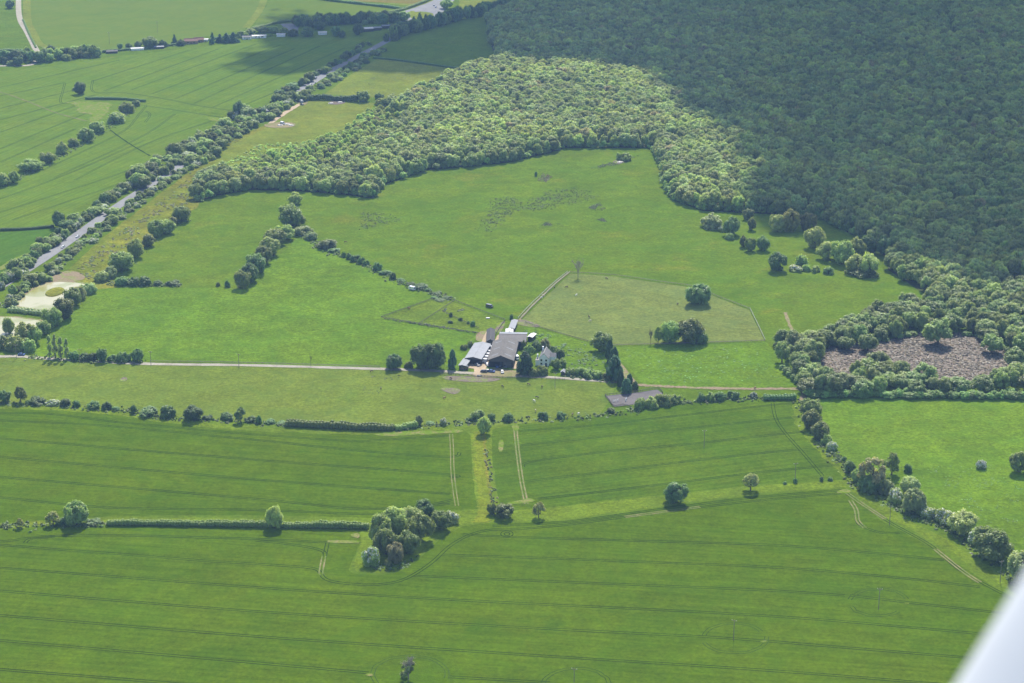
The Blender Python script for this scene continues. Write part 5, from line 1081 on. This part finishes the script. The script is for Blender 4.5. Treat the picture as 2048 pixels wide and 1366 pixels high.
def vehicle(kind, colr, x, y, rz, label, group=None, lane=0.0, z=0.1):
    if (kind, colr) not in VM:
        b, g, wl = body_mesh(kind); VM[kind, colr] = (b.mesh('body', PAINT[colr]), g.mesh('windows', M['glass']), wl)
    bm_, gm, wl = VM[kind, colr]; p = G(x, y); nm = {'car': 'car', 'van': 'van', 'trailer': 'box_trailer'}[kind]
    o = empty(nm, (p.x, p.y, z), rz); tag(o, label, {'trailer': 'trailer'}.get(kind, kind), group)
    link('body', bm_, o); link('windows', gm, o)
    for wx, wy in wl:
        q = link('wheel', WHEEL, o); q.location = (wx, wy, 0.33); link('hub', HUB, q)
    return o
def on_road(kind, colr, x, label, side):
    best = min(range(len(RP) - 1), key=lambda i: (RP[i] - G(x, 0)).length if False else abs(RP[i].x / max(RP[i].y * math.cos(PITCH) + (CAMH) * math.sin(PITCH), 1) * FPX + 1024 - x))
    d = (RP[best + 1] - RP[best]).normalized(); nrm = Vector((-d.y, d.x, 0)); p = RP[best] + nrm * (2.3 * side)
    rz = math.atan2(d.y, d.x) - math.pi / 2 + (math.pi if side > 0 else 0)
    o = vehicle(kind, colr, 1000, 700, rz, label, 'traffic on the main road'); o.location = (p.x, p.y, Z2 + 0.03); return o
for k_, c_, x, side, l_ in (('car', 'white', 22, -1, 'white car on the main road nearest the ponds'), ('car', 'white', 119, -1, 'white car second up the main road from the ponds'), ('car', 'white', 149, -1, 'white car third up the main road, close behind another'), ('car', 'silver', 219, 1, 'silver car on the main road where the scrub closes in'),
        ('van', 'white', 549, 1, 'white van on the open upper stretch of main road'), ('van', 'white', 573, 1, 'second white van on the open upper stretch of main road'), ('car', 'black', 588, -1, 'dark car driving up the open upper road stretch'), ('car', 'black', 603, 1, 'dark car coming down the open upper road stretch'), ('car', 'white', 617, -1, 'white car on the upper road just above the dark cars'),
        ('van', 'grey', 636, 1, 'grey van where the upper road enters the shade'), ('car', 'silver', 739, -1, 'pale car on the road in the cloud shadow'), ('car', 'silver', 872, 1, 'silver car leaving the far roundabout'), ('car', 'blue', 868, -1, 'dark blue car at the far roundabout')):
    on_road(k_, c_, x, l_, side)
for k_, c_, x, y, rz, l_ in (('car', 'white', 1004.5, 745.5, 0.1, 'white car parked on the brown yard in front of the barns'), ('car', 'black', 968, 744.5, 1.4, 'black car parked at the yard entrance'), ('car', 'cream', 976, 743.5, 1.3, 'cream car between the black and blue cars in the yard'), ('car', 'blue', 983, 744.5, 1.2, 'blue car right of the cream car in the yard'),
        ('car', 'white', 975, 731, 0.3, 'white pickup-sized car at the left corner of the large barn'), ('car', 'silver', 955, 731.5, 0.5, 'pale car parked by the steel-roofed barn mouth'), ('car', 'blue', 993, 734.5, 0.2, 'blue car parked against the large barn front'), ('car', 'black', 999, 735, 0.2, 'black car right of the blue car against the barn front'), ('car', 'grey', 1010, 734.5, 0.2, 'dark grey car at the right of the large barn front'),
        ('van', 'white', 1034, 718, 0.2, 'white van beside the right wall of the large barn'), ('trailer', 'silver', 986, 730, 1.5, 'silver trailer parked along the large barn front'), ('trailer', 'black', 929, 740, 1.5, 'dark box trailer parked below the small pale lean-to'), ('trailer', 'white', 824, 580, 0.9, 'lone white field trailer below the diagonal hedge'),
        ('van', 'black', 979, 615, 0.9, 'black horsebox parked beside the small paddocks'), ('trailer', 'white', 603, 205, 0.5, 'white caravan at the upper end of the sandy meadow track'), ('car', 'grey', 604, 210, 0.8, 'grey car below the white caravan on the meadow track'), ('van', 'white', 565, 248, 0.7, 'white van on the sandy clearing in the meadow'), ('car', 'blue', 43, 711, 1.5, 'blue car on the farm track below the ponds')):
    vehicle(k_, c_, x, y, rz, l_)
for i, (x, y) in enumerate(((981.5, 700), (976, 708.5), (973, 714), (970, 719.5), (967, 725))):
    vehicle('trailer', 'white', x, y, 1.2, f'{ORD[i]} white horse trailer from the back beside the steel-roofed barn', 'white trailers beside the steel-roofed barn')
rb = random.Random(3)
for i, (x, y, l_) in enumerate(((574, 249, 'left heap of pale rubble on the sandy meadow clearing'), (582, 251, 'right heap of pale rubble on the sandy meadow clearing'), (560, 251, 'low heap of pale rubble nearest the white van'), (1240, 325, 'pale rubble heap beside the bush in the upper pasture'), (662, 207, 'left heap of pale rubble below the dark meadow hedge'), (680, 205, 'right heap of pale rubble below the dark meadow hedge'))):
    bm = bmesh.new(); bmesh.ops.create_icosphere(bm, subdivisions=3, radius=1)
    for v in bm.verts:
        n_ = mnoise.noise(v.co * 2.5 + Vector((i * 7, 0, 0))); v.co = Vector((v.co.x * 2.6, v.co.y * 2.0, max(v.co.z, -0.1) * 0.9)) * (1 + 0.45 * n_)
    me = bpy.data.meshes.new('rubble_heap'); bm.to_mesh(me); bm.free(); me.materials.append(M['rubble']); o = link('rubble_heap', me); p = G(x, y); o.location = (p.x, p.y, 0.1); tag(o, l_, 'rubble')

# ------------------------------------------------------------------ fences, gates, poles
def fence(pts, label, mat='timber', ht=1.2, rails=2, gap=3.0, group='fences'):
    P = path_pts(pts, 10); o0 = P[0]; o = empty('fence', (o0.x, o0.y, 0)); tag(o, label, 'fence'); posts = MB(); D = []
    for i in range(len(P) - 1):
        L = (P[i + 1] - P[i]).length; n = max(1, int(L / gap)); D += [P[i].lerp(P[i + 1], k / n) for k in range(n)]
    D.append(P[-1])
    for q in D: posts.box((q.x - o0.x, q.y - o0.y, ht / 2 - 0.1), (0.12, 0.12, ht + 0.3))
    posts.build('posts', M[mat], o)['kind'] = 'stuff'
    for k in range(rails):
        mb = MB(); z = ht * (0.95 - 0.32 * k)
        for a, b in zip(P, P[1:]):
            a_, b_ = a - o0, b - o0; d = (b_ - a_).normalized(); nr = Vector((-d.y, d.x, 0)) * 0.05
            mb.add([(q.x, q.y, zz) for q, zz in ((a_ - nr, z - 0.07), (b_ - nr, z - 0.07), (b_ + nr, z - 0.07), (a_ + nr, z - 0.07), (a_ - nr, z + 0.07), (b_ - nr, z + 0.07), (b_ + nr, z + 0.07), (a_ + nr, z + 0.07))], [(0, 1, 5, 4), (2, 3, 7, 6), (4, 5, 6, 7), (3, 2, 1, 0)])
        mb.build('rail', M[mat], o)
fence([(1042, 638), (1065, 614), (1090, 590), (1115, 566), (1140, 545)], 'pale post-and-rail fence on the right of the fenced path', 'whiterail')
fence([(1036, 638), (1059, 613), (1084, 589), (1109, 566), (1135, 545)], 'pale post-and-rail fence on the left of the fenced path', 'whiterail')
fence([(1140, 546), (1230, 552), (1330, 566), (1390, 575), (1430, 592), (1500, 619)], 'fence round the far side of the dry paddock')
fence([(1500, 619), (1515, 650), (1530, 682)], 'white rail fence down the right side of the dry paddock', 'whiterail', 1.4)
fence([(1530, 683), (1412, 687), (1310, 690), (1212, 693)], 'fence under the oak clump along the dry paddock')
fence([(1204, 692), (1150, 677), (1095, 661), (1050, 646)], 'dark fence between the dry paddock and rough paddock', 'darktimber')
fence([(762, 636), (815, 617), (870, 598)], 'dark fence on the upper left side of the small paddocks', 'darktimber')
fence([(762, 636), (836, 649), (900, 660), (958, 668)], 'dark fence on the lower side of the small paddocks', 'darktimber')
fence([(838, 649), (872, 627), (908, 603)], 'dark fence dividing the small paddocks', 'darktimber')
fence([(905, 601), (960, 622), (1010, 641)], 'fence on the upper right side of the small paddocks', 'darktimber')
fence([(885, 624), (920, 641), (958, 658)], 'short fence through the bushes of the small paddocks', 'darktimber')
fence([(1010, 642), (1000, 656), (988, 676)], 'short fence beside the black-roofed stable block', 'darktimber')
fence([(300, 724), (480, 727), (620, 731), (760, 735)], 'wire-like post fence on the pasture side above the farm track', 'timber', 1.1, 2, 4)
fence([(880, 750), (950, 753), (1010, 757), (1050, 757), (1130, 761)], 'fence between the farmyard and the track pasture', 'darktimber')
fence([(1210, 792), (1276, 785), (1314, 779), (1326, 788)], 'dark fence on the far side of the riding arena', 'darktimber', 1.4)
fence([(1210, 792), (1219, 803), (1228, 814), (1248, 812), (1262, 817)], 'dark fence on the near left side of the riding arena', 'darktimber', 1.4)
PB, PC, PI = MB(), MB(), MB()
PB.tube((0, 0, -0.3), (0, 0, 10), 0.17, 0.11, 8); PC.box((0, 0, 9.5), (2.4, 0.14, 0.16)); PC.box((0, 0, 9.0), (0.5, 0.1, 0.1))
for sx in (-1.05, 0, 1.05): PI.tube((sx, 0, 9.58), (sx, 0, 9.95), 0.09, 0.06, 8)
PM = (PB.mesh('post', M['timber']), PC.mesh('crossarm', M['timber']), PI.mesh('insulators', M['insulator']))
for x, y, hh, l_ in ((1110, 777, 1.0, 'wooden power pole in the track pasture below the house'), (1408, 895, 1.0, 'wooden power pole in the middle of the right crop'), (1590, 962, 1.0, 'wooden power pole at the verge near the field corner'), (1779, 1050, 1.0, 'wooden power pole on the headland beside the thick hedge'), (2000, 1165, 1.1, 'wooden power pole under the large oak at the right edge'),
                     (1757, 1219, 1.05, 'wooden power pole inside the right oval of wheel tracks'), (1467, 1281, 1.0, 'wooden power pole inside the middle oval of wheel tracks'), (1148, 1384, 1.1, 'wooden power pole at the bottom edge inside its own wheel-track ring'), (302, 731, 0.9, 'power pole on the farm track right of the dark tree'), (478, 736, 0.9, 'power pole midway along the farm track'),
                     (160, 726, 0.9, 'power pole on the farm track by the thin poplars'), (33, 717, 0.9, 'power pole at the left end of the farm track'), (782, 742, 0.9, 'power pole on the farm track before the dark trees'), (219, 88, 1.3, 'power pole standing in the distant wheat'), (315, 66, 1.3, 'second power pole standing in the distant wheat')):
    p = G(x, y); o = empty('power_pole', (p.x, p.y, 0), rng.uniform(-0.5, 0.5)); o.scale = (1, 1, hh); tag(o, l_, 'pole', 'wooden power poles')
    for nm, me in zip(('post', 'crossarm', 'insulators'), PM): link(nm, me, o)
tr = MB(); tr.box((0, 0, 0.35), (3.0, 1.0, 0.6)); o = tr.build('water_trough', M['steel']); p = G(959, 752.5); o.location = (p.x, p.y, 0.05); tag(o, 'pale water trough on the muddy yard edge', 'trough')
tr = MB(); tr.box((0, 0, 0.3), (2.4, 1.4, 0.6)); o = tr.build('water_trough', M['whiteroof']); p = G(976, 637); o.location = (p.x, p.y, 0.02); tag(o, 'white water trough in the upper small paddock', 'trough')
# riding jumps in the arena
for i, (x, y, l_) in enumerate(((1231, 804, 'left jump stand on the riding arena'), (1252, 801, 'right jump stand on the riding arena'))):
    j = MB(); p = G(x, y); o = empty('jump_stand', (p.x, p.y, 0.1), 0.4 + i); tag(o, l_, 'jump')
    for sx in (-1.5, 1.5): j.box((sx, 0, 0.7), (0.12, 0.5, 1.4))
    j.build('upright', M['paint'], o)
    for z in (0.5, 0.9, 1.2): q = MB(); q.tube((-1.5, 0, z), (1.5, 0, z), 0.06, 0.06, 6); q.build('pole', M['paint'], o)

# ------------------------------------------------------------------ horses
def horse_mesh(grazing):
    J = {}; E = []
    def v(n, co, r, par=None):
        J[n] = (len(J), co, r)
        if par: E.append((J[par][0], J[n][0]))
    v('pelvis', (0, 0.62, 1.30), 0.27); v('belly', (0, 0.1, 1.18), 0.31, 'pelvis'); v('chest', (0, -0.45, 1.22), 0.30, 'belly')
    v('rump', (0, 0.86, 1.25), 0.17, 'pelvis'); v('tail', (0, 1.02, 1.0), 0.05, 'rump'); v('tailend', (0, 1.06, 0.55), 0.05, 'tail')
    if grazing: v('neck', (0, -0.95, 1.02), 0.15, 'chest'); v('poll', (0, -1.30, 0.62), 0.12, 'neck'); v('muzzle', (0, -1.36, 0.14), 0.075, 'poll')
    else: v('neck', (0, -0.85, 1.52), 0.16, 'chest'); v('poll', (0, -1.10, 1.92), 0.12, 'neck'); v('muzzle', (0, -1.50, 1.66), 0.075, 'poll')
    v('ear', J['poll'][1][:2] + (J['poll'][1][2] + 0.17,), 0.03, 'poll')
    for s in (-1, 1):
        k = str(s)
        v('sh' + k, (0.17 * s, -0.52, 0.95), 0.13, 'chest'); v('kn' + k, (0.17 * s, -0.50 - 0.08 * s, 0.50), 0.065, 'sh' + k); v('fe' + k, (0.17 * s, -0.52 - 0.1 * s, 0.10), 0.045, 'kn' + k); v('ft' + k, (0.17 * s, -0.57 - 0.1 * s, 0.03), 0.06, 'fe' + k)
        v('th' + k, (0.18 * s, 0.60, 0.92), 0.15, 'pelvis'); v('ho' + k, (0.17 * s, 0.80 + 0.08 * s, 0.52), 0.07, 'th' + k); v('he' + k, (0.17 * s, 0.74 + 0.1 * s, 0.10), 0.045, 'ho' + k); v('hf' + k, (0.17 * s, 0.68 + 0.1 * s, 0.03), 0.06, 'he' + k)
    me = bpy.data.meshes.new('horse_frame'); me.from_pydata([c for _, c, _ in sorted(J.values())], E, []); o = link('horse_frame', me)
    o.modifiers.new('skin', 'SKIN')
    for i, (_, c, r) in enumerate(sorted(J.values())):
        sv = me.skin_vertices[0].data[i]; sv.radius = (r, r); sv.use_root = (i == 0)
    sb = o.modifiers.new('sub', 'SUBSURF'); sb.levels = 1; sb.render_levels = 1
    bpy.context.view_layer.update(); ev = o.evaluated_get(bpy.context.evaluated_depsgraph_get()); out = bpy.data.meshes.new_from_object(ev)
    bpy.data.objects.remove(o); out.materials.clear(); out.polygons.foreach_set('use_smooth', [True] * len(out.polygons)); return out
HM = [horse_mesh(True), horse_mesh(False)]
COAT = {k: plain('coat_' + k, c, 0.6, 0.12, 2.0) for k, c in dict(bay=(0.085, 0.04, 0.022), black=(0.022, 0.02, 0.02), grey=(0.62, 0.60, 0.56), chestnut=(0.19, 0.085, 0.04), cream=(0.52, 0.43, 0.30)).items()}
HC = {}
for x, y, c_, g_, l_ in ((1109, 576, 'black', 0, 'black horse in the upper left of the dry paddock'), (1133, 576, 'bay', 0, 'bay horse right of the black horse in the dry paddock'), (1153, 592, 'grey', 0, 'white horse grazing in the upper dry paddock'), (1083, 598, 'grey', 1, 'white horse standing by the fenced path'), (1086, 593, 'cream', 0, 'cream horse just behind the white one by the fenced path'),
        (1213, 559, 'bay', 0, 'bay horse near the far fence of the dry paddock'), (1178, 636, 'bay', 1, 'bay horse behind the pale rugged horse in mid paddock'), (1180, 644, 'cream', 0, 'pale horse in the lower middle of the dry paddock'), (1355, 610, 'bay', 0, 'bay horse left of the lone broad oak'), (818, 619, 'chestnut', 0, 'chestnut horse in the left small paddock'),
        (1005, 775, 'black', 0, 'black horse below the muddy yard'), (1057, 771, 'bay', 0, 'bay horse in the track pasture below the yew'), (1084, 776, 'bay', 1, 'bay horse standing left of the pasture pole'), (1074, 797, 'black', 0, 'black horse above the white one in the track pasture'), (1068, 804, 'grey', 0, 'white horse grazing in the lower track pasture'), (1071, 824, 'cream', 1, 'cream horse near the lower hedge bushes'),
        (1058, 837, 'black', 0, 'black horse left of the lower hedge bush'), (1145, 831, 'bay', 0, 'bay horse right of the second lower hedge bush'), (1157, 830, 'grey', 0, 'white horse right of the second lower hedge bush'), (889, 798, 'chestnut', 0, 'lone chestnut horse below the brown bare patch'), (902, 759, 'bay', 0, 'bay horse on the mud left of the yard'), (1510, 778, 'chestnut', 0, 'chestnut horse on the dirt track at right'),
        (762, 779, 'bay', 0, 'bay horse among the tussocks of the track pasture'), (691, 486, 'bay', 0, 'bay horse above the diagonal hedge'), (743, 745, 'bay', 0, 'bay horse just below the farm track')):
    if (c_, g_) not in HC:
        m_ = HM[g_].copy(); m_.materials.append(COAT[c_]); HC[c_, g_] = m_
    p = G(x, y); o = link('horse', HC[c_, g_]); o.location = (p.x, p.y, 0.06); o.rotation_euler.z = rng.uniform(0, 6.28); tag(o, l_, 'horse', 'grazing horses')
# ------------------------------------------------------------------ the cloud whose shadow lies on the wood
def cloud():
    Zc = 1250.0; rs = random.Random(4)
    def up(x, y): 
        g = G(x, y); return (g.x + SUNV.x / SUNV.z * Zc, g.y + SUNV.y / SUNV.z * Zc)
    parts = []
    main = [(1010, 118), (1120, 142), (1300, 158), (1330, 195), (1400, 240), (1468, 300), (1490, 360), (1540, 425), (1620, 452), (1760, 500), (1850, 560), (2000, 598), (2300, 625), (2300, -200), (1080, -200), (1040, -10), (905, 48), (860, 52), (800, 50), (650, 36), (570, 20), (545, 40), (560, 80), (480, 112), (440, 132), (560, 148), (700, 138), (830, 146), (900, 150), (950, 128)]
    mp = [up(*p) for p in main]; xs = [p[0] for p in mp]; ys = [p[1] for p in mp]
    V, F, b = [], [], 0; iv, if_ = ICO2
    for sp, rr, marg in ((62, 56, 40), (22, 19, 12), (9, 5.5, -6)):
        y = min(ys)
        while y < max(ys):
            x = min(xs)
            while x < max(xs):
                p = (x + rs.uniform(-0.45, 0.45) * sp, y + rs.uniform(-0.45, 0.45) * sp); ins = inside(p, mp); d = edge_dist(p, mp)
                ok = (ins and d > marg) if marg > 0 else ((ins or d < 14) and d < 26 and rs.random() < (0.62 if ins else 0.26))
                if ok and marg > 0 and sp < 60 and d > 110: ok = False
                if ok:
                    r = rr * rs.uniform(0.8, 1.25); c = np.array([p[0], p[1], Zc + rs.uniform(-0.3, 0.8) * min(r, 30)])
                    vv = c + (iv if sp > 10 else ICO1[0]) * r * (1 + np.array([[0.16 * mnoise.noise(Vector(q) * 2.2 + Vector((x * 0.01, y * 0.01, 0)))] for q in (iv if sp > 10 else ICO1[0])])) * np.array([1, 1, 0.75])
                    V.append(vv); F.append((if_ if sp > 10 else ICO1[1]) + b); b += len(vv)
                x += sp
            y += sp
    v = np.concatenate(V); f = np.concatenate(F).tolist()
    m, t, out = newmat('cloud'); d = N(t, 'ShaderNodeBsdfDiffuse'); d.inputs[0].default_value = (0.9, 0.9, 0.92, 1); tr = N(t, 'ShaderNodeBsdfTransparent')
    mx = N(t, 'ShaderNodeMixShader'); mx.inputs[0].default_value = 0.985
    t.links.new(tr.outputs[0], mx.inputs[1]); t.links.new(d.outputs[0], mx.inputs[2]); t.links.new(mx.outputs[0], out.inputs[0])
    o = link('cloud', mesh_np('cloud', v.tolist(), f, m, True)); tag(o, 'broken cumulus cloud drifting high over the wood', None, None, 'structure'); print('cloud tris', len(f))
cloud()

# ------------------------------------------------------------------ the aeroplane's wing strut, close to the lens and out of focus
def strut():
    D = 1.6; k = D / FPX
    def at(x, y, d=D): return Vector((0, 0, CAMH)) + ray(x, y) * d
    u = Vector((138, -226)).normalized(); nr = Vector((-u.y, u.x))
    hw = 0.085 / k; c = Vector((1979, 1253)) + nr * hw * 0.97
    a = at(c.x - u.x * 1500, c.y - u.y * 1500, 1.50); b = at(c.x + u.x * 3200, c.y + u.y * 3200, 1.85)
    ax = (b - a).normalized(); side = (at(c.x + nr.x * 100, c.y + nr.y * 100) - at(c.x, c.y)).normalized(); th = Vector((-0.35, -0.50, 0.79)); th = (th - ax * th.dot(ax)).normalized(); side = th.cross(ax).normalized()
    n = 28; mb = MB(); vv = []
    for j in range(13):
        p = a.lerp(b, j / 12)
        for i in range(n):
            t_ = 2 * math.pi * i / n; cx = math.cos(t_); tk = 0.032 * math.sin(t_) * (1 + 0.35 * -cx)
            vv.append(p + side * (0.085 * cx) + th * tk)
    ff_ = [(j * n + i, j * n + (i + 1) % n, (j + 1) * n + (i + 1) % n, (j + 1) * n + i) for j in range(12) for i in range(n)] + [tuple(range(n)), tuple(range(12 * n, 13 * n))]
    m = plain('white_aircraft_paint', (0.56, 0.575, 0.615), 0.5, 0.02, 1.0)
    root = empty('wing_strut', a); mb.add([p - a for p in vv], ff_); mb.build('tube', m, root, True)
    cuff = MB()
    for e, q in ((0.0, 0.1), (0.9, 1.0)):
        p0, p1 = a.lerp(b, e) - a, a.lerp(b, q) - a; cuff.tube(p0 - th * 0.0, p1, 0.05, 0.05, 16)
    cuff.build('end_fitting', m, root, True)
    tag(root, 'blurred white aircraft wing strut crossing the lower right corner', 'strut')
strut()

# ------------------------------------------------------------------ hazy air
hz = MB(); hz.box((0, 3000, 214.0), (12400, 12400, 432.0))
m, t, out = newmat('haze'); pv = N(t, 'ShaderNodeVolumePrincipled'); pv.inputs['Color'].default_value = (0.36, 0.59, 1.0, 1); pv.inputs['Density'].default_value = 0.000058; pv.inputs['Anisotropy'].default_value = 0.0
t.links.new(pv.outputs[0], out.inputs['Volume'])
tag(hz.build('haze', m), 'thin blue summer haze over the fields', None, None, 'stuff')
print('total tris', sum(len(o.data.loop_triangles) or sum(len(p.vertices) - 2 for p in o.data.polygons) for o in scn.objects if o.type == 'MESH' and o.data.users <= 1))
